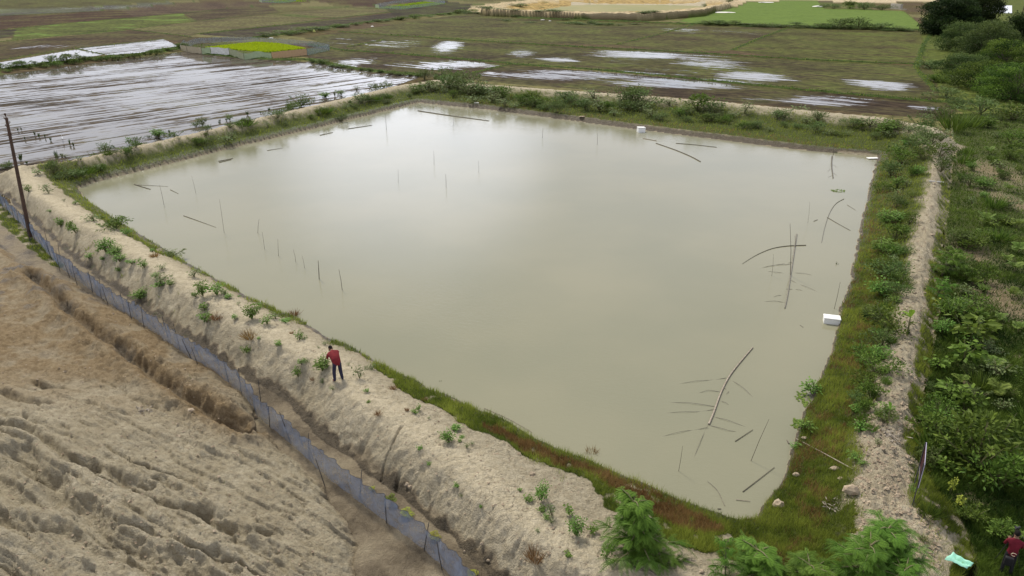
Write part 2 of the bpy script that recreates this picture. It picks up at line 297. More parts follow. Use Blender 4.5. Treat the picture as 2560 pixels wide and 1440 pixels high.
        A['red'][km] = np.clip(redm, 0, 1); A['wet'][km] = np.clip(.55*np.exp(-(d/.35)**2)+.5*(1-sst(.0, .5, dm))+.55*(1-south)*sst(-.05, .4, -nn)+.75*sst(.7, 1.2, d)*0, 0, 1)
        A['wet'][km] = np.maximum(A['wet'][km], (x < -27)*sst(38, 44, y)*sst(-.2, .3, nn)*.75)
        A['grass'][km] = .6*sst(.42, .62, fbm(x*.28, y*.28, 3, 59)+.25*n3)*south
    # ditch between the mound and the bund
    kd = np.nonzero(o & (reg == 0) & (X < 30) & (Y < 68) & (X < 8-.9*(Y-20)) & (Y < 26+1.02*(-X)))[0]
    if kd.size:
        x, y = X[kd], Y[kd]; reg[kd] = 4
        z[kd] = -.52+.05*fbm(x*.6, y*.6, 3, 61)+.02*fbm(x*4, y*4, 2, 63)
        A['wet'][kd] = .60+.3*fbm(x*.5, y*.5, 3, 65)
        gp_ = inside(wx[kd], wy[kd], GR_POLE); A['grass'][kd] = gp_*sst(-.4, -.1, fbm(x, y, 2, 67)); A['wet'][kd] *= ~gp_
    # overgrown plot on the right
    kp = np.nonzero(o & (reg == 0) & inside(X, Y, PLOT))[0]
    if kp.size:
        x, y = X[kp], Y[kp]; reg[kp] = 5; nz = fbm(x*.3, y*.3, 3, 71); n3 = fbm(x*1.7, y*1.7, 3, 73)
        z[kp] = -.3+.12*nz+.07*n3
        dO2 = pdist(x, y, O_right, 14); z[kp] += np.interp(y, [15, 60, 85], [.85, .65, 0])*(1-sst(2, 13, dO2))
        g = sst(-.62, -.32, nz+.4*n3+.3*sst(45, 70, y))
        for a, b, rx, ry in DARKS:
            cx, cy = gpa(a, b, -.3); x1, _ = gpa(a+rx, b, -.3); _, y1 = gpa(a, b-ry, -.3)
            g = g*(1-.85*np.exp(-(((x-cx)/(x1-cx))**2+((y-cy)/(y1-cy))**2))*sst(-.5, .1, n3+.2))
        A['grass'][kp] = g; A['red'][kp] = .9*(1-g)*(y > 21); A['wet'][kp] = .3*(1-g)
    ks = np.nonzero(inside(wx, wy, SANDP))[0]
    if ks.size:
        A['sand'][ks] = .75; A['grass'][ks] *= .08; A['dry'][ks] = 0; A['red'][ks] = 0; A['wet'][ks] = 0
    # paddies
    ko = np.nonzero((reg == 0) & (Y > 60))[0]
    if ko.size:
        x, y = X[ko], Y[ko]; fx = wx[ko]; fy = wy[ko]
        rr = np.zeros(ko.size, np.int32); cn = fbm(x*.05, y*.05, 3, 81)
        rot = (x*.72+y*.69, -x*.69+y*.72)
        cell = np.floor(rot[0]/34).astype(int)*7+np.floor(rot[1]/46).astype(int)*13
        hcol = (np.sin(cell*12.9898)*43758.5) % 1
        cols = np.array([BR, OL, TN, RB, (.07, .08, .03)])[np.clip((hcol*5).astype(int), 0, 4)]
        A['col'][ko] = cols; A['fg'][ko] = hcol*.5
        for i, (P, c, g, w, d) in enumerate(FIELDS):
            m = inside(fx, fy, P); q = ko[m]; rr[m] = 6+i
            v = d[1]-d[0]; v = v/np.hypot(*v)
            A['fu'][q] = x[m]*v[0]+y[m]*v[1]; A['fv'][q] = -x[m]*v[1]+y[m]*v[0]
            A['col'][q] = np.array(c)*.7*(1+.6*cn[m])[:, None]; A['fg'][q] = np.clip(g+.7*cn[m], 0, 1) if g < 1 else 1; A['fw'][q] = w+.3*cn[m]
        we = np.zeros(ko.size)
        for cx, cy, rx, ry, s_ in WETS:
            if rx == 0: continue
            e = ((fx-cx)/rx)**2+((fy-cy)/ry)**2; we = np.maximum(we, s_*np.clip(1.12-.5*e**.8, 0, 1))
        A['fw'][ko] = np.maximum(A['fw'][ko], we)
        reg[ko] = rr
        m = inside(x, y, WOOD); A['fg'][ko[m]] = .9; A['col'][ko[m]] = (.06, .065, .025); A['fw'][ko[m]] = 0; reg[ko[m]] = 0
        m = inside(x, y, poly([(1880,-20),(1830,4),(2040,1),(2150,8),(2350,3),(2350,-20)])); A['col'][ko[m]] = (.4, .34, .23); A['fg'][ko[m]] = 0; reg[ko[m]] = 0
        z[ko] += .05*fbm(x*.8, y*.8, 2, 83)*(A['fw'][ko] < .3)
        for P, w, h in RIDGES:
            wv = w*(.75+.5*pnoise(x*.15, y*.15, 85)); d = pdist(fx, fy, P, 8)
            e = np.exp(-(d/wv)**2); z[ko] = np.maximum(z[ko], -.5+h*e*(1+.35*pnoise(x*.5, y*.5, 87)))
            A['grass'][ko] = np.maximum(A['grass'][ko], sst(.25, .6, e)); A['fw'][ko] *= 1-e
        for P in (NUR, NUR2, NUR3):
            m = inside(x, y, P); A['grass'][ko[m]] = .55; A['fw'][ko[m]] = 0
        # second pond far off
        i2 = inside(x, y, E2); iT = inside(x, y, T2); iO = inside(x, y, O2)
        m = np.nonzero(iO | iT)[0]
        if m.size:
            dE2 = pdist(x[m], y[m], E2, 120, True); dT2 = pdist(x[m], y[m], T2, 120, True); dO2 = pdist(x[m], y[m], O2, 120, True)
            zz = np.where(iT[m], 3*np.interp(dE2/(dE2+dT2+1e-6), [0, .3, .8, 1], [0, .3, .95, 1]), -.5+3.5*np.interp(dT2/(dT2+dO2+1e-6), [0, .2, .8, 1], [1, .95, .1, 0]))
            zz += .9*fbm(x[m]*.16, y[m]*.16, 4, 89, .6)-.12*np.abs(pnoise(x[m]*.22+.4*pnoise(x[m]*.1, y[m]*.1, 2), y[m]*.12, 91))
            zz = np.where(i2[m], -.6, zz); q = ko[m]; z[q] = zz; reg[q] = np.where(i2[m], 1, 200)
            A['col'][q] = (.36, .30, .19); A['fg'][q] = 0; A['fw'][q] = 0; A['fu'][q] = x[m]*.7; A['fv'][q] = y[m]*.5
            A['grass'][q] = .8*sst(.15, .4, fbm(x[m]*.08, y[m]*.12, 3, 93)-.3*(x[m] > 60))*(zz < 2.4)
            A['col'][q[iT[m] & (zz < 2.4)]] = (.3, .22, .09)
    A['z'] = z; A['reg'] = reg
    return A
def place(px, py, z0=.3):
    px = np.atleast_1d(np.asarray(px, float)); py = np.atleast_1d(np.asarray(py, float)); z = np.full(px.shape, z0)
    for i in range(7):
        x, y = gpa(px, py, z); z = .35*z+.65*terrain(x, y)['z']
    x, y = gpa(px, py, z)
    return np.stack([x, y, terrain(x, y)['z']], 1)
def scale_at(p):                                   # metres per photo pixel at a point
    d = math.sqrt(p[0]**2+p[1]**2+(CZ-p[2])**2); return (p[1]*CP+(CZ-p[2])*SP)/F
# ------------------------------------------------------------------ materials
class Mat:
    def __init__(s, name):
        s.m = bpy.data.materials.new(name); s.m.use_nodes = True; s.t = s.m.node_tree; s.t.nodes.clear()
        s.out = s.n('ShaderNodeOutputMaterial')
    def n(s, t, **kw):
        x = s.t.nodes.new(t)
        for k, v in kw.items(): setattr(x, k, v)
        return x
    def l(s, a, b): s.t.links.new(a, b)
    def put(s, sock, v):
        if isinstance(v, (int, float)): sock.default_value = v
        elif isinstance(v, tuple): sock.default_value = v if len(v) != 3 or sock.type == 'VECTOR' else (*v, 1)
        else: s.l(v, sock)
    def math(s, op, a, b=0., c=0., clamp=False):
        x = s.n('ShaderNodeMath', operation=op, use_clamp=clamp); s.put(x.inputs[0], a); s.put(x.inputs[1], b); s.put(x.inputs[2], c); return x.outputs[0]
    def mix(s, f, a, b, mode='MIX'):
        x = s.n('ShaderNodeMix', data_type='RGBA', blend_type=mode); s.put(x.inputs[0], f); s.put(x.inputs[6], a); s.put(x.inputs[7], b); return x.outputs[2]
    def attr(s, name):
        x = s.n('ShaderNodeAttribute', attribute_name=name); return x
    def noise(s, scale, detail=4, rough=.55, vec=None, dist=0):
        x = s.n('ShaderNodeTexNoise'); x.inputs['Scale'].default_value = scale; x.inputs['Detail'].default_value = detail; x.inputs['Roughness'].default_value = rough
        x.inputs['Distortion'].default_value = dist
        if vec is None: vec = s.n('ShaderNodeTexCoord').outputs['Object']
        s.l(vec, x.inputs['Vector']); return x.outputs[0]
    def rng(s, v, a, b, c=0., d=1., smooth=True):
        x = s.n('ShaderNodeMapRange', interpolation_type='SMOOTHSTEP' if smooth else 'LINEAR')
        s.put(x.inputs[0], v); x.inputs[1].default_value = a; x.inputs[2].default_value = b; x.inputs[3].default_value = c; x.inputs[4].default_value = d; return x.outputs[0]
    def bump(s, h, strength=.5, dist=.1):
        x = s.n('ShaderNodeBump'); x.inputs['Strength'].default_value = strength; x.inputs['Distance'].default_value = dist; s.l(h, x.inputs['Height']); return x.outputs[0]
    def bsdf(s, col, rough=.8, spec=.3, normal=None, metal=0., ior=None):
        x = s.n('ShaderNodeBsdfPrincipled'); s.put(x.inputs['Base Color'], col); s.put(x.inputs['Roughness'], rough); s.put(x.inputs['Specular IOR Level'], spec); s.put(x.inputs['Metallic'], metal)
        if ior: x.inputs['IOR'].default_value = ior
        if normal is not None: s.l(normal, x.inputs['Normal'])
        return x.outputs[0]
    def fin(s, sh): s.l(sh, s.out.inputs[0]); return s.m
def soil_mat():
    s = Mat('soil')
    a = {k: s.attr(k).outputs['Fac'] for k in ('grass', 'dry', 'wet', 'sand', 'red')}
    n1 = s.noise(.45, 6, .6); n2 = s.noise(3.2, 7, .68); n3 = s.noise(14, 4, .6); n4 = s.noise(42, 3, .6)
    c = s.mix(s.rng(n1, .35, .65), (.41, .36, .255), (.51, .455, .335))
    c = s.mix(s.rng(n2, .3, .7, 0, .55), c, (.255, .21, .135))
    c = s.mix(a['red'], c, s.mix(s.rng(n2, .35, .65), (.30, .225, .13), (.20, .14, .075)))
    c = s.mix(a['sand'], c, s.mix(s.rng(n2, .3, .72), (.64, .565, .41), (.48, .415, .29)))
    vo = s.n('ShaderNodeTexVoronoi', feature='DISTANCE_TO_EDGE'); vo.inputs['Scale'].default_value = 1.7
    ov = s.n('ShaderNodeVectorMath', operation='ADD'); s.l(s.n('ShaderNodeTexCoord').outputs['Object'], ov.inputs[0]); nz_ = s.n('ShaderNodeTexNoise'); nz_.inputs['Scale'].default_value = 1.1; nz_.inputs['Detail'].default_value = 4
    sc_ = s.n('ShaderNodeVectorMath', operation='SCALE'); sc_.inputs['Scale'].default_value = 1.6; s.l(nz_.outputs['Color'], sc_.inputs[0]); s.l(sc_.outputs[0], ov.inputs[1]); s.l(ov.outputs[0], vo.inputs['Vector'])
    crack = s.math('MULTIPLY', s.rng(vo.outputs['Distance'], 0, .035, 1, 0), s.rng(n1, .45, .62))
    c = s.mix(s.math('MULTIPLY', crack, .16), c, (.12, .09, .06))
    wt = s.math('MULTIPLY', a['wet'], s.rng(n1, .2, .7, .8, 1.15))
    c = s.mix(s.math('MULTIPLY', s.rng(wt, .2, .75), .93), c, s.mix(s.rng(wt, .45, .95), s.mix(s.rng(n2, .35, .65), (.27, .215, .14), (.20, .155, .10)), s.mix(s.rng(n2, .35, .65), (.10, .078, .05), (.05, .038, .024))))
    c = s.mix(s.rng(n3, .3, .72, 0, .42), c, s.mix(.5, c, (.06, .045, .03)))
    c = s.mix(s.rng(n4, .52, .75, 0, .3), c, (.5, .43, .33))
    gc = s.mix(s.rng(n2, .3, .7), (.05, .07, .018), (.085, .10, .03)); gc = s.mix(a['dry'], gc, (.12, .085, .035))
    c = s.mix(s.math('MULTIPLY', a['grass'], s.rng(n2, .2, .5, .6, 1.0)), c, gc)
    h = s.math('ADD', s.math('MULTIPLY', n2, 1.0), s.math('MULTIPLY', n3, .55)); h = s.math('SUBTRACT', s.math('ADD', h, s.math('MULTIPLY', n4, .3)), s.math('MULTIPLY', crack, .18))
    ro = s.rng(wt, .35, .8, .92, .42)
    return s.fin(s.bsdf(c, ro, s.rng(wt, .35, .8, .06, .2), s.bump(h, 1., .2)))
def field_mat():
    s = Mat('paddy_soil')
    g, fw, fg = (s.attr(k).outputs['Fac'] for k in ('grass', 'fw', 'fg')); col = s.attr('col').outputs['Color']
    cb = s.n('ShaderNodeCombineXYZ'); s.l(s.attr('fu').outputs['Fac'], cb.inputs[0]); s.l(s.attr('fv').outputs['Fac'], cb.inputs[1])
    def st(x, y):
        m = s.n('ShaderNodeMapping'); m.inputs['Scale'].default_value = (x, y, 1); s.l(cb.outputs[0], m.inputs[0]); return m.outputs[0]
    nA = s.noise(1, 5, .6, st(.03, .16)); nB = s.noise(1, 5, .66, st(.025, .85)); nC = s.noise(1, 4, .6, st(.45, 2.2)); nD = s.noise(.07, 4, .6); nE = s.noise(1, 4, .7, st(.35, .75)); nF = s.noise(1, 2, .5, st(.02, .33))
    hgt = s.math('ADD', s.math('MULTIPLY', nA, .26), s.math('ADD', s.math('MULTIPLY', nB, .50), s.math('MULTIPLY', nE, .24)))
    # water lies in the furrows, ridges of mud stand out of it
    m = s.math('SUBTRACT', s.math('MULTIPLY_ADD', fw, .42, .16), s.math('MULTIPLY_ADD', hgt, 1.7, -.35)); wm = s.rng(m, -.02, .05)
    mud = s.mix(s.rng(nB, .3, .7), col, s.mix(1., col, (.42, .38, .38), 'MULTIPLY'))
    mud = s.mix(s.rng(nE, .42, .62, 0, .75), mud, s.mix(1., col, (1.75, 1.7, 1.6), 'MULTIPLY'))
    gm = s.math('MULTIPLY', s.rng(s.math('ADD', s.math('ADD', s.math('MULTIPLY', nF, .3), s.math('MULTIPLY', nE, .35)), s.math('MULTIPLY', nD, .35)), .40, .52), fg)
    gm = s.math('MAXIMUM', gm, s.rng(fg, .9, 1.))
    mud = s.mix(gm, mud, s.mix(s.rng(fg, .9, 1.), s.mix(s.rng(nE, .38, .62), (.05, .068, .014), (.115, .14, .03)), s.mix(s.rng(nE, .3, .7), s.mix(s.rng(nD, .35, .65), (.06, .10, .02), (.085, .135, .026)), (.13, .185, .04))))
    mud = s.mix(g, mud, s.mix(s.rng(s.noise(.9, 5, .6), .3, .7), (.022, .04, .009), (.06, .09, .02)))
    a = s.bsdf(mud, .9, .04, s.bump(hgt, .8, .3))
    wv = s.n('ShaderNodeTexCoord').outputs['Object']
    w = s.bsdf(s.mix(.5, mud, (.11, .10, .085)), .06, .5, s.bump(s.noise(1.6, 3, .5, wv), .05, .05), ior=1.32)
    mx = s.n('ShaderNodeMixShader'); s.l(s.math('MULTIPLY', wm, s.math('SUBTRACT', 1., g)), mx.inputs[0]); s.l(a, mx.inputs[1]); s.l(w, mx.inputs[2])
    return s.fin(mx.outputs[0])
def water_mat(name, c1, c2, bump=.12):
    s = Mat(name)
    tc = s.n('ShaderNodeTexCoord').outputs['Object']
    mp = s.n('ShaderNodeMapping'); mp.inputs['Rotation'].default_value = (0, 0, .5); mp.inputs['Scale'].default_value = (1, 1.8, 1); s.l(tc, mp.inputs[0])
    h = s.math('ADD', s.noise(2.6, 3, .55, mp.outputs[0]), s.math('MULTIPLY', s.noise(7, 3, .6, mp.outputs[0]), .6))
    patch = s.rng(s.noise(.045, 3, .5), .35, .65, .6, 1.25)
    b = s.n('ShaderNodeBump'); b.inputs['Distance'].default_value = .06; s.l(h, b.inputs['Height']); s.l(s.math('MULTIPLY', patch, bump), b.inputs['Strength'])
    return s.fin(s.bsdf(s.mix(s.rng(s.noise(.06, 4, .5), .35, .65), c1, c2), .045, .5, b.outputs[0], ior=1.33))
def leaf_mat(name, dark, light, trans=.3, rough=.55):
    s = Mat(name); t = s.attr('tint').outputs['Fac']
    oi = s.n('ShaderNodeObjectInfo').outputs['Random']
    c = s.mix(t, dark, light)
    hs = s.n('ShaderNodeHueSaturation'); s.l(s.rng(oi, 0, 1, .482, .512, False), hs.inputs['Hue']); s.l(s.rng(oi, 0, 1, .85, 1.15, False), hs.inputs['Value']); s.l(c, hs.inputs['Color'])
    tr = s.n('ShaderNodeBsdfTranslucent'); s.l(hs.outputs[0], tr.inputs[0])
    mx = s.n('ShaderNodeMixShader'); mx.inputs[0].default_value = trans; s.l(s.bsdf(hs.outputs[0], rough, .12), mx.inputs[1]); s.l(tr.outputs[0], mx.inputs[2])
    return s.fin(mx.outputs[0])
def plain_mat(name, a, b, scale=6, rough=.7, spec=.3, bump=.2, metal=0.):
    s = Mat(name); n = s.noise(scale, 5, .6)
    return s.fin(s.bsdf(s.mix(s.rng(n, .3, .7), a, b), rough, spec, s.bump(n, bump, .03), metal))
def net_mat(name, col, alpha, mesh=18.):
    s = Mat(name); uv = s.attr('uvn').outputs['Vector']; sp = s.n('ShaderNodeSeparateXYZ'); s.l(uv, sp.inputs[0])
    n = s.noise(2.2, 4, .6)
    c = s.mix(s.rng(n, .3, .7), col, tuple(min(1, v*1.35) for v in col))
    tr = s.n('ShaderNodeBsdfTransparent'); d = s.bsdf(c, .6, .4)
    mx = s.n('ShaderNodeMixShader'); s.l(s.rng(n, .3, .7, alpha-.1, alpha+.12), mx.inputs[0]); s.l(tr.outputs[0], mx.inputs[1]); s.l(d, mx.inputs[2])
    return s.fin(mx.outputs[0])
M = dict(soil=soil_mat(), field=field_mat(),
 pond=water_mat('turbid_pond_water', (.198, .196, .132), (.226, .217, .145)), pond2=plain_mat('tan_pond_water', (.27, .24, .11), (.21, .21, .09), .03, .6, .05, 0.), pale=water_mat('pale_water', (.42, .42, .4), (.5, .5, .48)),
 broad=leaf_mat('broad_leaf', (.05, .115, .016), (.175, .30, .06)), thicket=leaf_mat('thicket_leaf', (.038, .07, .018), (.145, .205, .06)),
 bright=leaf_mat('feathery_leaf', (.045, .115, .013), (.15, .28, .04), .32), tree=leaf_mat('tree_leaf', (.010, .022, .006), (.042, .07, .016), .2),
 lush=leaf_mat('lush_leaf', (.022, .052, .008), (.155, .235, .036), .28), palm=leaf_mat('palm_leaf', (.06, .12, .02), (.22, .29, .06), .3), yellow=leaf_mat('yellow_leaf', (.2, .24, .03), (.36, .38, .06), .3),
 blade=leaf_mat('grass_blade', (.10, .14, .018), (.285, .325, .055), .35, .7), dryblade=leaf_mat('dry_grass_blade', (.16, .085, .032), (.29, .19, .075), .25, .8),
 paleb=leaf_mat('grey_green_leaf', (.065, .105, .035), (.18, .235, .09), .25), rice=leaf_mat('rice_seedling', (.22, .36, .012), (.44, .60, .02), .35),
 banana=leaf_mat('banana_leaf', (.12, .25, .02), (.2, .36, .05), .4), reed=leaf_mat('reed_leaf', (.03, .055, .012), (.10, .14, .035), .2),
 stem=plain_mat('green_stem', (.10, .11, .04), (.16, .14, .07)), bark=plain_mat('bark', (.07, .055, .04), (.13, .105, .08), 4),
 bamboo=plain_mat('dark_bamboo', (.07, .06, .045), (.13, .11, .08), 9), palew=plain_mat('bleached_wood', (.36, .31, .25), (.24, .20, .15), 7), twig=plain_mat('wet_twig', (.15, .135, .105), (.22, .20, .16), 8),
 pole=plain_mat('rusty_pole', (.045, .028, .022), (.085, .05, .035), 5, .6), porc=plain_mat('glazed_insulator', (.3, .26, .22), (.4, .36, .32), 5, .3),
 foam=plain_mat('white_foam', (.82, .82, .81), (.74, .74, .72), 25, .6, .3, .1), net=net_mat('blue_net', (.15, .195, .28), .6), net2=net_mat('grey_net', (.22, .27, .30), .45), netf=net_mat('faint_net', (.25, .3, .36), .16),
 stake=plain_mat('dark_stake', (.04, .04, .045), (.08, .075, .07), 9), skin=plain_mat('skin', (.16, .085, .052), (.19, .105, .066), 9, .55, .35, .05), hair=plain_mat('black_hair', (.010, .009, .008), (.016, .014, .013), 60, .8, .08, .5),
 shirt=plain_mat('maroon_shirt', (.19, .022, .026), (.13, .014, .018), 7, .85, .2, .4), trousers=plain_mat('navy_trousers', (.022, .022, .045), (.035, .033, .06), 7, .85, .2, .4),
 shirt2=plain_mat('dark_red_shirt', (.10, .008, .016), (.15, .012, .024), 7, .8, .2, .4), black=plain_mat('black_cloth', (.008, .008, .01), (.016, .015, .017), 9, .7, .3, .4),
 shoe=plain_mat('dark_shoe', (.02, .018, .016), (.035, .03, .028), 9, .6), eye=plain_mat('eye_dark', (.02, .015, .012), (.03, .02, .018), 9, .2),
 plastic=plain_mat('black_plastic', (.012, .012, .013), (.02, .02, .02), 20, .35, .5, .05), board=plain_mat('maroon_sign_board', (.04, .014, .016), (.06, .024, .026), 5, .7, .1), edge=plain_mat('lilac_board_edge', (.32, .30, .40), (.42, .40, .5), 5, .5),
 mint=plain_mat('mint_plastic_sheet', (.25, .58, .44), (.34, .68, .54), 8, .45, .4, .2), white=plain_mat('white_scrap', (.75, .74, .70), (.6, .58, .52), 9), yel=plain_mat('yellow_sack', (.55, .58, .18), (.45, .5, .16), 9),
 cream=plain_mat('cream_sheet', (.46, .40, .27), (.40, .34, .22), 2), whitec=plain_mat('white_sheet', (.72, .72, .68), (.62, .62, .58), 2), pgreen=plain_mat('pale_green_sheet', (.33, .42, .25), (.40, .47, .28), 2), pyel=plain_mat('pale_olive_sheet', (.38, .40, .24), (.33, .36, .22), 2), orange=plain_mat('tan_orange_sheet', (.50, .34, .19), (.43, .28, .16), 2),
 conc=plain_mat('concrete', (.34, .32, .27), (.26, .24, .2), 3), rock=plain_mat('pale_clod', (.40, .33, .24), (.26, .20, .14), 5, .9, .2, .6), gold=plain_mat('pale_metal_ring', (.6, .52, .36), (.7, .62, .45), 9, .35, .5, .05, .6), feather=plain_mat('white_feather', (.8, .8, .78), (.72, .72, .7), 20), string=plain_mat('pale_string', (.3, .32, .2), (.36, .36, .24), 5), leaflitter=plain_mat('dry_litter', (.33, .29, .24), (.2, .17, .13), 9))
# ------------------------------------------------------------------ mesh helpers
def tag(o, label=None, cat=None, group=None, kind=None):
    if label: o['label'] = label
    if cat: o['category'] = cat
    if group: o['group'] = group
    if kind: o['kind'] = kind
    return o
def empty(name, loc, rz=0, sc=1., **k):
    o = bpy.data.objects.new(name, None); o.empty_display_size = .2; COL.objects.link(o); o.location = loc; o.rotation_euler = (0, 0, rz)
    o.scale = (sc,)*3 if isinstance(sc, (int, float)) else sc
    return tag(o, **k)
def link(name, me, parent=None, loc=None, rz=0, sc=None):
    o = bpy.data.objects.new(name, me); COL.objects.link(o)
    if parent: o.parent = parent
    if loc is not None: o.location = loc; o.rotation_euler = (0, 0, rz)
    if sc is not None: o.scale = (sc,)*3 if isinstance(sc, (int, float)) else sc
    return o
def raw_mesh(name, V, Fq, mats=(), mi=None, attrs=None, smooth=False):
    me = bpy.data.meshes.new(name); V = np.asarray(V, np.float32); Fq = np.asarray(Fq, np.int32); k = Fq.shape[1]; nf = len(Fq)
    me.vertices.add(len(V)); me.vertices.foreach_set('co', V.ravel())
    me.loops.add(nf*k); me.loops.foreach_set('vertex_index', Fq.ravel())
    me.polygons.add(nf); me.polygons.foreach_set('loop_start', np.arange(0, nf*k, k, dtype=np.int32))
    for m in mats: me.materials.append(m)
    if mi is not None: me.polygons.foreach_set('material_index', np.asarray(mi, np.int32))
    me.polygons.foreach_set('use_smooth', np.full(nf, smooth))
    for nme, (dom, typ, arr) in (attrs or {}).items():
        a = me.attributes.new(nme, typ, dom); arr = np.asarray(arr, np.float32)
        a.data.foreach_set({'FLOAT': 'value', 'FLOAT_VECTOR': 'vector', 'FLOAT_COLOR': 'color'}[typ], arr.ravel())
    me.update(calc_edges=True); return me
class QM:
    """collects quads (n,4,3) with a tint and a material slot"""
    def __init__(s, *mats): s.q = []; s.t = []; s.m = []; s.mats = [M[x] for x in mats]
    def add(s, Q, tint=.5, mat=0):
        Q = np.asarray(Q, float).reshape(-1, 4, 3); n = len(Q); s.q.append(Q); s.t.append(np.broadcast_to(np.asarray(tint, float), (n,))); s.m.append(np.full(n, mat)); return s
    def tube(s, P, r, sides=5, mat=0, tint=.4, cap=True):
        P = np.asarray(P, float); n = len(P); r = np.broadcast_to(np.asarray(r, float), (n,))
        T = np.gradient(P, axis=0); T /= np.linalg.norm(T, axis=1)[:, None]+1e-9
        ref = np.array([0, 0, 1.]) if abs(T[:, 2]).mean() < .8 else np.array([1., 0, 0])
        A = np.cross(T, ref); A /= np.linalg.norm(A, axis=1)[:, None]+1e-9; B = np.cross(T, A)
        an = np.arange(sides)/sides*2*np.pi
        ring = P[:, None]+r[:, None, None]*(A[:, None]*np.cos(an)[None, :, None]+B[:, None]*np.sin(an)[None, :, None])
        nx = np.roll(ring, -1, 1)
        s.add(np.stack([ring[:-1], nx[:-1], nx[1:], ring[1:]], 2), tint, mat)
        if cap:
            for e in (0, -1):
                c = ring[e].mean(0)
                s.add([[c, ring[e][i], ring[e][(i+1) % sides], c] for i in range(sides)], tint, mat)
        return s
    def leaves(s, C, D, Nn, L, Wd, tint, mat=0, fold=.0):
        """rhombic leaves from base C along D with normal Nn"""
        D = D/np.linalg.norm(D, axis=1)[:, None]; side = np.cross(D, Nn); side /= np.linalg.norm(side, axis=1)[:, None]+1e-9
        L = np.broadcast_to(L, (len(C),))[:, None]; Wd = np.broadcast_to(Wd, (len(C),))[:, None]
        up = np.cross(side, D)
        m = C+D*L*.5+up*fold*L
        s.add(np.stack([C, m-side*Wd*.5, C+D*L-up*fold*L*.4, m+side*Wd*.5], 1), tint, mat); return s
    def mesh(s, name, weld=False):
        Q = np.concatenate(s.q); n = len(Q); V = Q.reshape(-1, 3); ix = np.arange(n*4)
        if weld: V, ix = np.unique(np.round(V, 5), axis=0, return_inverse=True); ix = ix.ravel()
        return raw_mesh(name, V, ix.reshape(n, 4), s.mats, np.concatenate(s.m), {'tint': ('FACE', 'FLOAT', np.clip(np.concatenate(s.t), 0, 1))})
    def build(s, name, parent=None, loc=None, rz=0, sc=None): return link(name, s.mesh(name), parent, loc, rz, sc)
def box_bm(bm, x0, x1, y0, y1, z0, z1, bev=0.):
    g = bmesh.ops.create_cube(bm, size=1); vs = g['verts']
    for v in vs: v.co = Vector((x0+(v.co.x+.5)*(x1-x0), y0+(v.co.y+.5)*(y1-y0), z0+(v.co.z+.5)*(z1-z0)))
    if bev:
        es = list({e for v in vs for e in v.link_edges}); bmesh.ops.bevel(bm, geom=es, offset=bev, segments=3, affect='EDGES', profile=.6)
def bm_obj(name, bm, mat, parent=None, loc=None, rz=0, smooth=True):
    me = bpy.data.meshes.new(name); bm.to_mesh(me); bm.free(); me.materials.append(M[mat])
    if smooth: me.polygons.foreach_set('use_smooth', np.ones(len(me.polygons), bool))
    return link(name, me, parent, loc, rz)
def rdir(n, zmin=-1., zmax=1.):
    z = RNG.uniform(zmin, zmax, n); a = RNG.uniform(0, 2*np.pi, n); r = np.sqrt(1-z*z); return np.stack([r*np.cos(a), r*np.sin(a), z], 1)
# ------------------------------------------------------------------ the ground, cut into its named pieces
def build_ground():
    rr = [7.]
    while rr[-1] < 7000:
        r = rr[-1]
        d = .25 if r < 19 else (max(.045, r*r/13200*1.05) if r < 80 else .5 if r < 250 else 1.3 if r < 560 else r*.07)
        rr.append(r+d)
    rr = np.array(rr); th = np.linspace(R(-62), R(62), 1180)
    X = (rr[:, None]*np.sin(th)[None]).ravel(); Y = (rr[:, None]*np.cos(th)[None]).ravel()
    A = terrain(X, Y); nr, nc = len(rr), len(th)
    V = np.stack([X, Y, A['z']], 1)
    idx = np.arange(nr*nc).reshape(nr, nc)
    Fq = np.stack([idx[:-1, :-1], idx[1:, :-1], idx[1:, 1:], idx[:-1, 1:]], -1).reshape(-1, 4)[:, ::-1]
    fr = A['reg'][Fq[:, 0]]
    names = {0: 'ground', 1: 'pond_bed', 2: 'embankment', 3: 'clay_mound', 4: 'ditch', 5: 'plot_ground', 200: 'far_embankment'}
    for i in range(len(FIELDS)): names[6+i] = 'paddy_field'
    for rg in np.unique(fr):
        f = Fq[fr == rg]; u, inv = np.unique(f, return_inverse=True)
        soil = rg in (1, 2, 3, 4, 5)
        keys = ('grass', 'dry', 'wet', 'sand', 'red') if soil else ('grass', 'fu', 'fv', 'fw', 'fg')
        at = {k_: ('POINT', 'FLOAT', A[k_][u]) for k_ in keys}
        if not soil: at['col'] = ('POINT', 'FLOAT_COLOR', np.hstack([np.clip(A['col'][u], 0, 1), np.ones((len(u), 1))]))
        me = raw_mesh(names[rg], V[u], inv.reshape(-1, 4), [M['soil' if soil else 'field']], None, at, True)
        tag(link(names[rg], me), kind='structure')
    # the plain carries on behind and beside the surveyed strip
    bm = bmesh.new(); n = 96; ring = []
    for r, zz in ((0, -1.6), (60, -1.6), (400, -1.5), (2000, -1.5), (9000, -1.5)):
        ring.append([bm.verts.new((r*math.cos(i/n*2*math.pi), r*math.sin(i/n*2*math.pi), zz)) for i in range(n)] if r else [bm.verts.new((0, 0, zz))])
    for i in range(n): bm.faces.new((ring[0][0], ring[1][i], ring[1][(i+1) % n]))
    for a, b in zip(ring[1:-1], ring[2:]):
        for i in range(n): bm.faces.new((a[i], b[i], b[(i+1) % n], a[(i+1) % n]))
    tag(bm_obj('ground', bm, 'rock'), kind='structure')
build_ground()
def flat_water(name, P, z, mat):
    bm = bmesh.new(); f = bm.faces.new([bm.verts.new((x, y, z)) for x, y in P]); f.normal_update()
    if f.normal.z < 0: f.normal_flip()
    bmesh.ops.triangulate(bm, faces=[f])
    return tag(bm_obj(name, bm, mat, smooth=False), kind='structure')
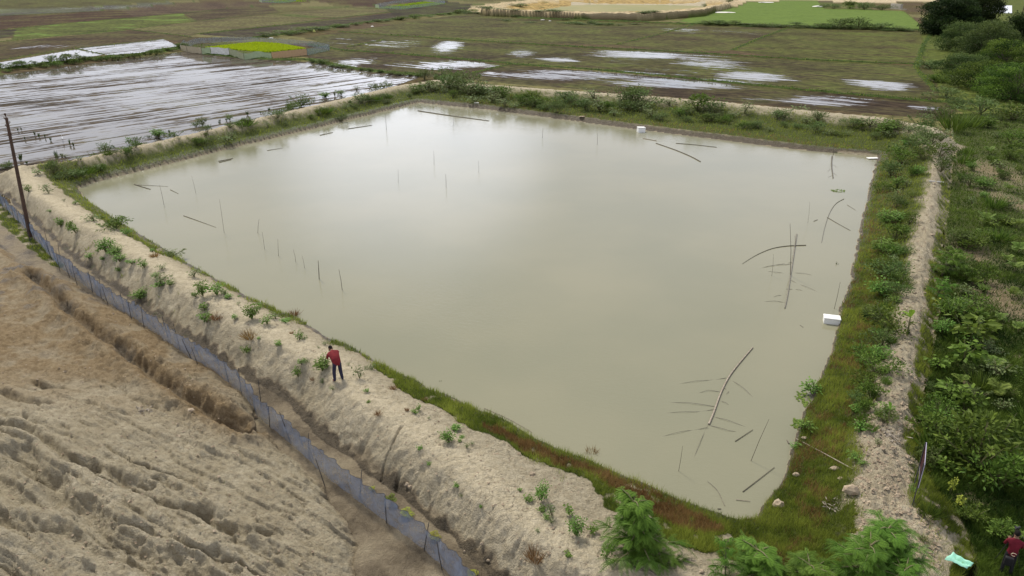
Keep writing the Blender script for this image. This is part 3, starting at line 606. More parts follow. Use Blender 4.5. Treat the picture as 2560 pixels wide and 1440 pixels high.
flat_water('pond_water', offset(EP, .9), 0, 'pond')
flat_water('far_pond_water', E2+np.sign(E2-E2.mean(0))*4, .15, 'pond2')
flat_water('river_water', poly([(2450,14),(2530,14),(2530,33),(2450,33)], -.5), -.42, 'pale')
# ------------------------------------------------------------------ grass (nobody could count it)
def build_grass():
    def blades(name, mats, pts, hgt, wid, lean, tint, mi, label):
        n = len(pts); a = RNG.uniform(0, 2*np.pi, n); d = np.stack([np.cos(a), np.sin(a), np.zeros(n)], 1)
        l = RNG.uniform(.1, 1, n)*lean; b = RNG.uniform(0, 2*np.pi, n); le = np.stack([np.cos(b)*l, np.sin(b)*l, np.ones(n)], 1)
        V = np.stack([pts-d*wid[:, None], pts+d*wid[:, None], pts+le*hgt[:, None]], 1).reshape(-1, 3)
        me = raw_mesh(name, V, np.arange(n*3).reshape(n, 3), [M[m] for m in mats], mi, {'tint': ('FACE', 'FLOAT', np.clip(tint, 0, 1))})
        return tag(link(name, me), label, name.replace('_', ' '), kind='stuff')
    n = 1500000
    px = RNG.uniform(-250, 2810, n); py = RNG.uniform(60, 1600, n)
    # most candidates that could never carry grass (open water, clay mound) are dropped before the costly test
    x, y = gpa(px, py, .4); keep = ~inside(x, y, offset(EP, -.6)) & ((RNG.random(n) < .3) | ~inside(x, y, MP))
    x, y = x[keep], y[keep]
    A = terrain(x, y); r = np.hypot(x, y)
    g = A['grass']*(A['z'] > .03-.6*(A['reg'] != 2)); p = g*np.where(r < 60, 1, .6)
    m = RNG.random(x.size) < p; x, y, r = x[m], y[m], r[m]; z = A['z'][m]; reg = A['reg'][m]; dry = A['dry'][m]
    nz = fbm(x*.5, y*.5, 3, 101); n2 = fbm(x*2.2, y*2.2, 2, 103)
    h = (.10+.16*RNG.random(x.size)+.16*np.clip(nz+.3, 0, 1)+.22*np.clip(n2, 0, 1)**1.0)
    h *= np.where(reg == 0, 1.6, np.where(reg == 4, .8, 1.)); w = np.maximum(.010, r*.00042)*RNG.uniform(.6, 1.3, x.size)
    tint = .38+1.25*nz+.4*n2+RNG.normal(0, .16, x.size)
    # greener on the plot, yellower along the right-hand bank
    tint = np.where(reg == 5, tint*.75-.05+.2*(y > 55), tint+np.where((reg == 2) & (r > 55), .3, .14))
    mi = np.where(RNG.random(x.size) < dry*2.0, 1, np.where((reg == 5) | (reg == 0), 2, 0))
    P = np.stack([x, y, z-.02], 1)
    e = reg != 5
    blades('grass', ('blade', 'dryblade', 'lush'), P[e], h[e], w[e], .7, tint[e], mi[e], 'rough green and rusty grass along the pond banks')
    e = ~e
    blades('ground_cover', ('blade', 'dryblade', 'lush'), P[e], h[e]*.9, w[e]*1.3, 1.1, tint[e], mi[e], 'low green weeds covering the plot beside the right bund')
build_grass()
def rice_patch(P, n, label, tint0, dark=0):
    lo, hi = P.min(0), P.max(0); q = RNG.uniform(lo, hi, (n*3, 2)); q = q[inside(q[:, 0], q[:, 1], P)][:n]
    z = terrain(q[:, 0], q[:, 1])['z']; k = len(q); a = RNG.uniform(0, np.pi, k); w = .22
    d = np.stack([np.cos(a), np.sin(a), a*0], 1)*w; p = np.stack([q[:, 0], q[:, 1], z], 1); up = np.stack([RNG.normal(0, .12, k), RNG.normal(0, .12, k), RNG.uniform(.25, .4, k)], 1)
    v = P[2]-P[0]; st = ((q-P[0])@(v/np.hypot(*v)))
    b = QM('rice').add(np.stack([p-d, p+d, p+d*.7+up, p-d*.7+up], 1), np.clip(tint0+RNG.normal(0, .12, k)-.25*(np.abs(pnoise(q[:, 0]*.1, q[:, 1]*.1, 5))), 0, 1))
    tag(b.build('rice_seedlings'), label, 'rice seedlings', kind='stuff')
rice_patch(NURG, 9000, 'vivid yellow green rice seedlings inside the sheeted nursery', .8)
rice_patch(NUR2, 2500, 'bright green rice seedlings behind the far grey net', .25)
rice_patch(NUR3, 1200, 'green rice seedlings in the farthest netted bed', .1)
# ------------------------------------------------------------------ plants
def proto_bushy(n, h, w, mat, lsize, stems=5, droop=.3):
    """broad-leaved young plant: a few stems with leaves held out round them; returns (foliage mesh, stem mesh)"""
    f = QM(mat); st = QM('stem')
    for i in range(stems):
        a = RNG.uniform(0, 2*np.pi); s = RNG.uniform(.05, .42)*w; top = np.array([math.cos(a)*s, math.sin(a)*s, h*RNG.uniform(.6, .95)])
        P = np.array([[0, 0, 0], top*[.1, .1, .12], top*[.35, .35, .5], top]); st.tube(P, [0, .018*h+.004, .013*h+.003, .006], 5); P = P[[0, 2, 3]]
        k = n//stems; t = RNG.uniform(.25, 1, k)**.8
        C = P[0]*(1-t)[:, None]+top*t[:, None]; C[:, :2] *= (.4+.6*t)[:, None]
        D = rdir(k, -.35, .6); off = RNG.uniform(.02, .26, k)[:, None]*w*D; C = C+off*[1, 1, .5]
        D[:, 2] -= droop*RNG.random(k); Nn = rdir(k, .4, 1.)
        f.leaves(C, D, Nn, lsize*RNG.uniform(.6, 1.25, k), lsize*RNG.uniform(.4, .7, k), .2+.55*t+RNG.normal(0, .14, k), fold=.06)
    return f.mesh('foliage'), st.mesh('stem', True)
def proto_thicket(n, h, w, mat, lsize, lobes=7):
    f = QM(mat); st = QM('stem')
    for i in range(lobes):
        a = RNG.uniform(0, 2*np.pi); s = RNG.uniform(0, .5)*w; c = np.array([math.cos(a)*s, math.sin(a)*s, h*RNG.uniform(.3, .85)*(1-.45*s/w)])
        rad = np.array([w*.3, w*.3, h*.26])*RNG.uniform(.6, 1.15); k = n//lobes
        D = rdir(k, -.8, 1.); rr = RNG.random(k)**.45; C = c+D*rad*rr[:, None]; C[:, 2] = np.maximum(C[:, 2], .02)
        tone = RNG.normal(0, .13)
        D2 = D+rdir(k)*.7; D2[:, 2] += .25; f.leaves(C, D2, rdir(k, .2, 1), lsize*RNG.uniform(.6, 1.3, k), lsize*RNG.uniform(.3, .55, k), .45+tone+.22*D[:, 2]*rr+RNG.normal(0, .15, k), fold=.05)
        st.tube([[0, 0, 0], c*[.1, .1, .1], c*[.5, .5, .5], c+[0, 0, rad[2]*.5]], [0, .02*h, .012*h+.004, .004], 4)
    for i in range(lobes):                                  # loose sprigs break the outline
        a = RNG.uniform(0, 2*np.pi); b = np.array([math.cos(a)*w*.35, math.sin(a)*w*.35, h*RNG.uniform(.5, .8)]); t = b*[1.35, 1.35, 1]+[0, 0, h*RNG.uniform(.1, .35)]
        st.tube([[0, 0, 0], b*.1, b, t], [0, .01, .008, .003], 3); k = 14; u = RNG.random(k)[:, None]
        f.leaves(b+(t-b)*u, rdir(k, -.1, .8), rdir(k, .2, 1), lsize*.9, lsize*.35, RNG.uniform(.4, .9, k))
    return f.mesh('foliage'), st.mesh('stem', True)
def frond(f, P0, d, L, arch, leaflets, ll, lw, tint, mat=0, drop=.25):
    """arching rachis with two rows of leaflets"""
    t = np.linspace(0, 1, leaflets+2)[1:]; d = np.asarray(d, float); h = np.array([d[0], d[1], 0]); h /= np.linalg.norm(h)+1e-9
    P = P0+d*L*t[:, None]*(1-.12*t[:, None]); P[:, 2] -= arch*L*t**2
    T = np.gradient(P, axis=0); T /= np.linalg.norm(T, axis=1)[:, None]; sd = np.cross(T, [0, 0, 1.]); sd /= np.linalg.norm(sd, axis=1)[:, None]+1e-9; Nn = np.cross(sd, T)
    prof = np.sin(np.clip(t*.92+.12, 0, 1)*np.pi)**.6
    for sg in (-1, 1):
        D = sd*sg+T*.55; D[:, 2] -= drop*RNG.uniform(.5, 1.5, len(t))
        f.leaves(P, D, Nn, ll*prof+.01, lw, tint+RNG.normal(0, .1, len(t)), mat)
    f.tube(np.vstack([P0, P]), np.linspace(.012*L+.003, .002, len(P)+1), 3, mat, .3, False)
def proto_feathery(h, w, n, mat='bright', tiers=5):
    """young leguminous tree: layered drooping boughs of ferny leaves"""
    f = QM(mat); st = QM('bark', 'stem'); lean = RNG.normal(0, .07, 2)*h; w = w*RNG.uniform(.85, 1.15)
    st.tube([[0, 0, 0], [0, 0, .03*h], [lean[0]*.3, lean[1]*.3, h*.5], [lean[0], lean[1], h*.93]], [0, .03*h*.5+.01, .016*h*.5+.008, .006], 6)
    for i in range(n):
        t = i/(n-1); z0 = h*(.12+.84*t); a = i*2.399+RNG.normal(0, .3); reach = w*.62*(1-.52*t**1.6)*RNG.uniform(.55, 1.25)
        d = np.array([math.cos(a), math.sin(a), .25+.6*t]); p0 = np.array([lean[0]*t, lean[1]*t, z0]); e = p0+np.array([d[0]*reach*.72, d[1]*reach*.72, d[2]*reach*.5])
        st.tube([[0, 0, 0], p0*[.8, .8, .8], p0, (p0+e)/2+[0, 0, .04*h], e], [0, .006*h, .008*h+.004, .006*h+.003, .003], 4, 1)
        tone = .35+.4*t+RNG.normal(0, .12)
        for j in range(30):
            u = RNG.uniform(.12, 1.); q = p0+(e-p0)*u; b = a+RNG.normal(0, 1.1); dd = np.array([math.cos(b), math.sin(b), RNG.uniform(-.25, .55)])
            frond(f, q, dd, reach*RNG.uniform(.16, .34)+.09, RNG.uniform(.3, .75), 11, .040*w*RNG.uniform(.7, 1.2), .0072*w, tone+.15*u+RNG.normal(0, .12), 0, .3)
    return f.mesh('foliage'), st.mesh('stem', True)
def proto_palm(h, n=8):
    f = QM('palm'); st = QM('stem'); st.tube([[0, 0, 0], [.01, 0, h*.3]], [.04*h, .02*h], 6)
    for i in range(n):
        a = i*2.399+RNG.normal(0, .2); e = RNG.uniform(.5, 1.6); frond(f, np.array([0, 0, h*.26]), np.array([math.cos(a), math.sin(a), e])/math.hypot(1, e), h*RNG.uniform(.75, 1.05), RNG.uniform(.25, .55), 13, h*.3, h*.035, RNG.uniform(.25, .8), 0, .1)
    return f.mesh('fronds'), st.mesh('stem')
def proto_tuft(h, n, mat='reed', spread=.35):
    f = QM(mat); a = RNG.uniform(0, 2*np.pi, n); r = RNG.random(n)**.7*spread*h*.35
    C = np.stack([np.cos(a)*r, np.sin(a)*r, np.zeros(n)], 1); l = RNG.uniform(.1, .8, n)*spread*1.4; D = np.stack([np.cos(a)*l, np.sin(a)*l, np.ones(n)], 1)
    f.leaves(C, D, rdir(n, -.1, .1), h*RNG.uniform(.5, 1., n), (.04 if n < 100 else .022)*h+.006, RNG.uniform(.1, .9, n)); return f.mesh('blades'), None
def proto_banana(h, leaves):
    f = QM('banana'); st = QM('stem'); st.tube([[0, 0, 0], [.03*h, 0, h*.4], [.05*h, 0, h*.62]], [.03*h, .022*h, .012*h], 7)
    for (a, e, L, wd) in leaves:
        p0 = np.array([.05*h, 0, h*.6]); t = np.linspace(0, 1, 9); d = np.array([math.cos(a)*math.cos(e), math.sin(a)*math.cos(e), math.sin(e)])
        P = p0+d*L*h*t[:, None]; P[:, 2] -= .3*L*h*t**2; T = np.gradient(P, axis=0); T /= np.linalg.norm(T, axis=1)[:, None]; sd = np.cross(T, [0, 0, 1.]); sd /= np.linalg.norm(sd, axis=1)[:, None]; up = np.cross(sd, T)
        w = np.interp(t, [0, .15, .5, .85, 1], [.006, .5, 1, .6, .02])[:, None]*wd*h*.5
        for sg in (-1, 1):
            O_ = P+sd*sg*w+up*w*.35
            f.add(np.stack([P[:-1], P[1:], O_[1:], O_[:-1]], 1), RNG.uniform(.4, .8, 8))
    return f.mesh('leaves'), st.mesh('stem')
PROTO = {
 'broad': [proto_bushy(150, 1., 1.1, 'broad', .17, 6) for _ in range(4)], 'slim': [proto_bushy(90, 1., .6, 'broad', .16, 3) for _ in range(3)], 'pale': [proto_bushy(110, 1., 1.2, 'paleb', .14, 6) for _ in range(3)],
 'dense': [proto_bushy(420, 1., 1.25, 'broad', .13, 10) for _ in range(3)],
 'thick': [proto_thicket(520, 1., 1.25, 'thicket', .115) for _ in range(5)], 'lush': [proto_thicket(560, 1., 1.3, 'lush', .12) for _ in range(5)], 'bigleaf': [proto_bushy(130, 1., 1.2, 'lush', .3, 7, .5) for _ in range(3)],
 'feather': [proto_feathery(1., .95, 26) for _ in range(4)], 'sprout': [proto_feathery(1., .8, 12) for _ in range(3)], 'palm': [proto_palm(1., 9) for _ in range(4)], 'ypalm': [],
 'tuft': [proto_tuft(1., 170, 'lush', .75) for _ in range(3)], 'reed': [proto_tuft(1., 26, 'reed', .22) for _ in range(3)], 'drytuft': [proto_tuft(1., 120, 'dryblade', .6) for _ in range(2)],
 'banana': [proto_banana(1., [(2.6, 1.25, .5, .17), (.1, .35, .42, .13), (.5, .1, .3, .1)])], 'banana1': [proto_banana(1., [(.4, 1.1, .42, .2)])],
}
def yp(m):
    c = [x.copy() if x else None for x in m]; c[0].materials.clear(); c[0].materials.append(M['yellow']); return tuple(c)
PROTO['ypalm'] = [yp(m) for m in PROTO['palm'][:2]]; PROTO['ysprig'] = [yp(m) for m in PROTO['slim'][:2]]
NAMES = {'broad': 'leafy_plant', 'slim': 'leafy_plant', 'pale': 'leafy_plant', 'dense': 'leafy_shrub', 'thick': 'bush', 'lush': 'bush', 'bigleaf': 'leafy_shrub', 'feather': 'feathery_sapling', 'sprout': 'feathery_sapling',
 'palm': 'palm_seedling', 'ypalm': 'palm_seedling', 'ysprig': 'leafy_plant', 'tuft': 'grass_tuft', 'reed': 'reed_clump', 'drytuft': 'grass_tuft', 'banana': 'banana_plant', 'banana1': 'banana_plant'}
CATS = {'leafy_plant': 'plant', 'leafy_shrub': 'shrub', 'bush': 'bush', 'feathery_sapling': 'sapling', 'palm_seedling': 'palm', 'grass_tuft': 'grass tuft', 'reed_clump': 'reeds', 'banana_plant': 'banana plant'}
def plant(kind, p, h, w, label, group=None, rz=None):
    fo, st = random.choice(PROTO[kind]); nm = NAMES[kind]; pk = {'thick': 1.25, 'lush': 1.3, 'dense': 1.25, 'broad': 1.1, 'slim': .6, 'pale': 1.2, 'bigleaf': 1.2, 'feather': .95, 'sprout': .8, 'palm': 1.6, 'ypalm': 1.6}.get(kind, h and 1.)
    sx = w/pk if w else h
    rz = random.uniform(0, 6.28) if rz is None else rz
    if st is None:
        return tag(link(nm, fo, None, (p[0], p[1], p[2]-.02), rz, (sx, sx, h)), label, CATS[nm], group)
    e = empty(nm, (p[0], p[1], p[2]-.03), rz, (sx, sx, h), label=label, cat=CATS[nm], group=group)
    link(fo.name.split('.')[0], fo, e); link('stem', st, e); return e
def planted(rows, group=None):
    """rows: kind, base px, base py, height px, width px, label (sizes as seen, turned into metres at that spot)"""
    P = place([r[1] for r in rows], [r[2] for r in rows])
    for (k, a, b, hp, wp, lab, *g), p in zip(rows, P):
        s = scale_at(p); el = math.atan2(CZ-p[2], math.hypot(p[0], p[1]))
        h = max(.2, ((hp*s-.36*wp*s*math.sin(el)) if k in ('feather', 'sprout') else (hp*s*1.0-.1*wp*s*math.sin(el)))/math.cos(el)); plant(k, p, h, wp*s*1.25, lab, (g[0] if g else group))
LB = 'plants along the sandy bund'
planted([
 ('broad',72,480,22,20,'small plant on the sandy bund just right of the leaning pole'),('pale',122,483,26,34,'pale green plant on the inner edge of the bund opposite the pole'),
 ('slim',150,560,30,18,'slim plant, first of three in a row below the pole'),('broad',172,568,24,22,'middle one of three plants in a row below the pole'),('broad',190,583,30,24,'dark plant, lowest of three in a row below the pole'),
 ('pale',235,553,26,42,'pale spreading plant on the crest between pole and pond corner'),('lush',290,572,34,70,'low dark green bush on the water edge near the left pond corner'),('broad',318,588,18,28,'small plant beside the low dark bush at the water edge'),
 ('dense',265,632,42,44,'tall lobe of the double green shrub on the bund crest'),('dense',288,642,30,40,'lower lobe of the double green shrub on the bund crest'),('broad',301,660,24,32,'bright plant just below the double shrub on the outer slope'),
 ('slim',222,647,18,18,'small dark plant high on the outer slope left of the double shrub'),('slim',330,660,16,20,'small yellowish plant on the outer slope right of the double shrub'),
 ('broad',362,670,28,26,'upright plant on the crest right of the double shrub'),('slim',382,630,12,12,'tiny sprout on the sand path above the upright plant'),('pale',405,672,18,26,'small pale plant beside the water-side edge of the path'),
 ('pale',402,706,26,52,'greyish spreading plant on the outer crest in mid bund'),('broad',425,714,18,22,'small plant beside the greyish spreading plant'),('pale',485,692,26,36,'fresh green plant on the pond side of the path, mid bund'),
 ('dense',508,742,46,32,'tall dark plant, left of a tall pair on the path'),('broad',543,738,36,46,'wide bright plant, right of a tall pair on the path'),('slim',489,742,18,16,'small sprout at the foot of the tall dark plant'),
 ('dense',352,752,30,44,'shrub hugging the foot of the outer slope by the blue net'),('slim',511,776,26,22,'upper of two stacked plants on the outer crest'),('broad',517,806,34,34,'lower of two stacked plants on the outer crest'),('drytuft',542,800,22,34,'brownish tuft beside the stacked plants'),
 ('dense',630,799,44,42,'large round shrub on the path before mid pond edge'),('broad',668,812,26,30,'plant just right of the large round shrub'),('pale',690,797,22,32,'yellow green plant on the water edge beyond the round shrub'),
 ('slim',588,798,16,15,'lone small sprout left of the large round shrub'),('slim',715,808,14,18,'small sprout at the water edge right of the round shrub'),('broad',749,850,27,22,'bushy sprout by the water edge up the path from the man'),('slim',697,864,16,18,'lone sprout in the middle of the sandy path'),
 ('broad',617,882,24,26,'plant alone on the bare outer slope left of the man'),('drytuft',625,850,26,44,'dull brownish growth on the outer crest left of the man'),('broad',745,938,32,22,'leafy plant on the crest left of the man'),('slim',754,912,18,16,'small sprout above the leafy plant left of the man'),
 ('dense',806,928,40,46,'round shrub the stooping man bends over'),('pale',899,946,32,34,'round plant on the path right of the stooping man'),('pale',930,925,18,30,'small weed at the grass edge right of the stooping man'),('drytuft',783,950,10,20,'small dry tuft on the sand at the man\'s feet'),
 ('slim',1046,1028,20,12,'tiny sprout where the grass bank begins to widen'),('dense',1121,1104,34,38,'dark shrub alone on the pale sandy crest, mid lower bund'),('slim',1150,1106,12,10,'tiny sprout right of the lone dark shrub'),
 ('dense',1354,1255,46,42,'dark shrub at the edge of the rusty grass'),('broad',1321,1254,18,26,'small plant left of the dark shrub by rusty grass'),('pale',1380,1290,36,32,'pale upright plant on the crest below the dark shrub'),('pale',1378,1308,20,20,'faint small plant under the pale upright plant'),('slim',1425,1290,28,22,'small plant beside the grass edge, above the leafy shrub'),
 ('dense',1440,1340,48,44,'leafy shrub on the path left of the big feathery sapling'),('slim',1482,1334,22,22,'small plant between leafy shrub and feathery sapling'),('broad',1514,1398,48,34,'upright leafy plant at the foot of the big feathery sapling'),('drytuft',1338,1404,42,52,'brownish green grass tuft on the outer crest near the bottom edge'),
 ('drytuft',735,790,22,30,'dry twiggy tuft at the water edge above the man'),('lush',430,640,14,60,'low weeds trailing along the left water edge'),
 ('slim',95,402+35,16,16,'small sprout on the bund corner right of the pole'),
 ('palm',978,1258,34,36,'green palm seedling behind the blue net'),('ysprig',932,1226,14,18,'yellowish sprout touching the net top above the palm seedling'),('ypalm',1016,1290,24,38,'yellow palm seedling in the muddy trough behind the net'),('ypalm',1085,1345,20,34,'yellow palm seedling further down the muddy trough'),('ypalm',1182,1440,20,34,'yellow palm seedling at the bottom end of the net'),
 ('tuft',1235,1150-90,14,10,'small tuft on the grass bank edge'),
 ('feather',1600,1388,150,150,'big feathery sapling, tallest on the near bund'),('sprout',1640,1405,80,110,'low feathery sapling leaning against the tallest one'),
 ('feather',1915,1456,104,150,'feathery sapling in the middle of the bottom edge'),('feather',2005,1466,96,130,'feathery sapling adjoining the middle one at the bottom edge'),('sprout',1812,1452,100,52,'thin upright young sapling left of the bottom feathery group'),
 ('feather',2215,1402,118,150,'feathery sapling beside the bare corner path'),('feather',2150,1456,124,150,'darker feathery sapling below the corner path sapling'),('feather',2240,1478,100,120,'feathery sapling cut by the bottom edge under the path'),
], LB)
rows = []
CL = np.array([(88,480),(176,531),(281,584),(369,647),(457,693),(580,766),(668,819),(720,850),(843,905),(903,985),(990,1035),(1078,1102),(1166,1158),(1219,1221),(1307,1284),(1395,1344),(1518,1408)], float)
for i in range(64):
    u = random.uniform(0, 15.9); k = int(u); q = CL[k]+(CL[k+1]-CL[k])*(u-k); d = abs(random.gauss(0, 1))*34+12; sg = random.choice((-1, 1, 1)); h = random.uniform(6, 15)
    rows.append((random.choice(['pale', 'slim', 'broad', 'drytuft', 'pale']), q[0]+sg*d*.75, q[1]-sg*d*.5, h, h*random.uniform(.9, 1.9), 'tiny scattered weed or seedling on the bare sandy bund', 'tiny weeds scattered on the sandy bund'))
planted(rows)
rows = []
for i in range(62):
    x = random.uniform(110, 1050); y = np.interp(x, [110,300,500,700,850,1000,1050], [438,402,355,310,277,243,232])+random.gauss(0, 8); h = random.uniform(9, 22); rows.append((random.choice(['thick', 'pale', 'tuft', 'lush', 'pale']), x, y, h, h*random.uniform(1, 2.2), 'small ragged weed clump on the slope of the far left bund', 'small weeds on the far left bund'))
for i in range(30):
    x = random.uniform(0, 1000); y = np.interp(x, [0,200,400,600,800,1000], [424,386,342,297,249,205])-random.uniform(0, 6); h = random.uniform(6, 14); rows.append((random.choice(['thick', 'reed', 'pale']), x, y, h, h*random.uniform(1, 2.4), 'small weed at the paddy side of the far left bund', 'weeds at the paddy side of the far left bund'))
planted(rows)
FL = 'plants along the far left bund'
planted([('thick',135,434,34,36,'dark bush at the left pond corner'),('thick',185,432,26,50,'low bush right of the dark corner bush'),('thick',265,384,28,32,'clump on the far left bund nearest the pole'),('broad',323,362,22,16,'slender plant on the far left bund crest'),
 ('dense',398,344,26,36,'bright clump on the far left bund crest'),('thick',240,402,22,30,'bush on the inner side of the far left bund'),('thick',507,314,22,24,'dark round plant standing up on the far left bund'),('broad',575,302,18,20,'small plant mid far left bund'),('thick',752,266,30,46,'large bush by the wet paddy on the far left bund'),
 ('thick',735,285,30,40,'bush below the large one on the inner slope'),('broad',815,244,16,30,'low clump beyond the large bush'),('broad',853,238,16,28,'low clump nearest the far pond corner'),('thick',905,250,24,46,'grassy bush on the inner slope toward the far corner'),
 ('thick',440,345,18,36,'low weeds on the inner slope mid far left'),('pale',610,312,18,30,'pale weeds on the inner slope'),('thick',960,232,26,40,'bush close to the far pond corner on the left'),('reed',52,402,22,26,'dark weeds at the paddy edge behind the pole'),('reed',140,392,20,22,'reeds at the paddy margin left end'),
 ('thick',20,420,18,30,'low bush left of the pole on the paddy margin')], FL)
planted([('reed',45,328,13,9,'reed sprig, left of two in the flooded paddy'),('reed',54,326,11,8,'reed sprig, right of two in the flooded paddy'),('reed',88,340,16,12,'darkest reed clump standing in the flooded paddy'),('reed',98,343,13,14,'reed clump right of the darkest one'),('reed',113,345,14,8,'thin reeds in the flooded paddy'),('reed',63,350,12,8,'lone low reed in the flooded paddy'),
 ('reed',127,352,12,12,'reed clump toward the egret'),('reed',175,362,18,12,'tall reed clump by the paddy net'),('reed',184,366,14,12,'lower reed clump by the paddy net')], 'reeds standing in the flooded paddy')
FB = 'bushes in the thicket on the far bund'
rows = []
for i in range(78):                                          # the thicket on the inner slope of the far bund
    u = (i+.5)/78+random.uniform(-.008, .008); x = 1065+u*1270; top = np.interp(x, [1045,1200,1400,1600,1800,2000,2200,2335], [205,222,240,252,268,288,310,335]); 
    v = random.random(); y = top+4+v*np.interp(x, [1050, 1250, 1900, 2300], [20, 38, 44, 40]); k = (1.25-.5*v)*np.interp(x, [1050,1150,1700,1900,2300], [1, 1.1, 1.1, .8, .7])
    hh = random.uniform(18, 36)*k; rows.append((random.choice(['thick','thick','lush','pale','pale']), x, y, hh, hh*random.uniform(1.3, 2.2), 'dark green bush merging into the thicket on the far bund', FB))
planted(rows)
planted([('thick',1105,212,44,50,'tallest bush at the far pond corner'),('thick',1062,200,26,40,'bush left of the tallest at the far corner'),('thick',1160,220,42,56,'broad bush right of the tallest at the far corner'),('ysprig',1280,245,12,16,'yellow green sprig low in the far thicket'),('pale',2352,352,40,60,'pale bush on the outer corner of the right bund, upper'),('lush',2348,392,40,56,'bush on the outer corner of the right bund, middle'),('thick',2352,430,40,56,'bush on the outer corner of the right bund, lower'),('thick',2330,300+60,30,50,'low bush on the path at the far right corner'),('thick',2350,300,34,60,'grey green bush where the far bund meets the right bund'),
 ('thick',2300,325,40,60,'bush on the right end of the far bund')], 'plants at the ends of the far bund')
RB_ = 'bushes along the inner side of the right bund path'
rb = [(2210,335,40),(2280,385,46),(2250,410,40),(2305,400,34),(2225,440,40),(2290,440,30),(2205,480,30),(2245,470,34),(2235,520,34),(2210,560,40),(2240,600,48),(2200,630,40),(2228,650,46),(2195,690,46),(2230,700,56),(2205,740,50),(2245,745,40),(2190,800,40),(2215,830,60),(2200,870,50),(2165,905,40),(2185,935,50),(2200,900,40),(2150,965,40),(2175,1000,50),(2140,1010,36),(2160,1035,40),(2270,560,30),(2258,640,30),(2150,1080,30)]
planted([(random.choice(['lush','thick','dense']), a+random.uniform(-6, 6), b, h, h*random.uniform(1.1, 1.6), 'leafy green bush in the row left of the right bund path', RB_) for a, b, h in rb])
planted([(random.choice(['pale', 'broad', 'tuft', 'lush']), np.interp(b, [330,700,1000,1200], [2275,2235,2185,2150])+random.gauss(0, 22), b, h, h*random.uniform(.9, 1.5), 'small ragged weed between the bank grass and the right bund path', 'weeds between bank grass and right bund path') for b, h in [(random.uniform(340, 1190), random.uniform(16, 32)) for _ in range(46)]])
PL = 'shrubs crowding the overgrown plot'
rows = []
for i in range(95):
    py = random.uniform(300, 1180); xl = np.interp(py, [300,460,700,830,960,1100,1250], [2375,2380,2360,2345,2320,2300,2330])
    px = xl+8+abs(random.gauss(0, .5))*(2570-xl) if random.random() < .75 else random.uniform(xl, 2590)
    if (2470 < px < 2590 and 640 < py < 850) and random.random() < .8: continue
    h = np.interp(py, [300, 700, 1200], [28, 44, 54])*random.uniform(.4, 1.15); rows.append((random.choice(['lush','lush','thick','bigleaf','dense','pale','tuft']), px, py, h, h*random.uniform(1.1, 1.6), 'dark green leafy shrub crowded into the overgrown right plot', PL))
planted(rows)
planted([('tuft',2385,330,62,60,'tall grass clump at the far end of the overgrown plot'),('tuft',2425,318,44,60,'tall grass clump behind the first at the plot far end'),('sprout',2355,690,72,66,'bright feathery sapling on the path edge of the plot'),('sprout',2340,745,56,44,'smaller bright feathery sapling below it'),
 ('lush',2395,800,70,90,'big round dark shrub in the middle of the plot edge'),('bigleaf',2420,860,80,84,'shrub with broad pale lit leaves mid plot'),('bigleaf',2408,915,70,70,'broad-leaved shrub below the pale lit one'),('ysprig',2352,770,30,48,'yellow green leafy sprig at the plot edge'),
 ('banana',2268,838,78,70,'banana sapling with two big leaves on the path'),('banana1',2218,1062,66,40,'thin banana sapling with one yellow green leaf'),('bigleaf',2412,1030,70,56,'broad-leaved plant left of the lower palms'),
 ('lush',2440,1170,130,190,'largest spreading shrub behind the sign board'),('lush',2380,1130,90,120,'spreading shrub left part behind the sign board'),('lush',2500,1215,100,130,'spreading shrub right part by the sign board'),('lush',2340,1090,60,90,'low creeping shrub at the path edge above the sign'),
 ('ysprig',2375,1235,50,26,'yellow green vine sprig right of the sign board'),('ysprig',2395,1265,30,34,'pale sprig below the vine sprig'),('tuft',2320,1290,34,50,'grass tuft at the foot of the sign board'),('tuft',2308,1350,14,20,'small dark tuft on the sandy corner path'),
 ('lush',2420,1300,40,70,'low weeds right of the sandy corner path'),('lush',2500,1340,40,90,'low weeds beside the man with the tripod'),
 ('broad',2280,1230,18,22,'small weed on the cracked path left of the sign')], 'plants of the overgrown plot')
pp = [(2462,560,44,'palm seedling, upper of two by the reddish soil'),(2455,600,40,'palm seedling, lower of two by the reddish soil'),(2540,570,40,'palm seedling near the right edge, upper row'),(2545,635,46,'yellowish palm seedling at the right edge'),(2535,680,48,'palm seedling below the yellowish one at the right edge'),(2515,655,34,'small palm seedling left of the edge group'),(2405,690,40,'palm seedling behind the feathery sapling'),
 (2530,745,40,'palm seedling above the dark bare soil'),(2480,835,44,'palm seedling beside the dark bare soil'),(2545,830,44,'palm seedling right of the dark bare soil'),(2500,800,30,'small palm seedling in the dark bare soil'),(2480,925,52,'palm seedling with wide fronds lower plot'),(2490,990,62,'largest palm seedling, lower right of the plot'),(2400,960,40,'palm seedling hidden low by the path'),(2435,715,36,'palm seedling in the thick of the plot'),(2520,480,34,'palm seedling on the reddish soil'),(2450,470,34,'palm seedling left of the reddish soil'),(2480,1085,40,'palm seedling above the spreading shrub'),(2540,390,30,'palm seedling far up the plot, right'),(2470,385,30,'palm seedling far up the plot, left')]
planted([('palm', a, b, h, h*1.15, l) for a, b, h, l in pp], 'palm seedlings set out in the plot')
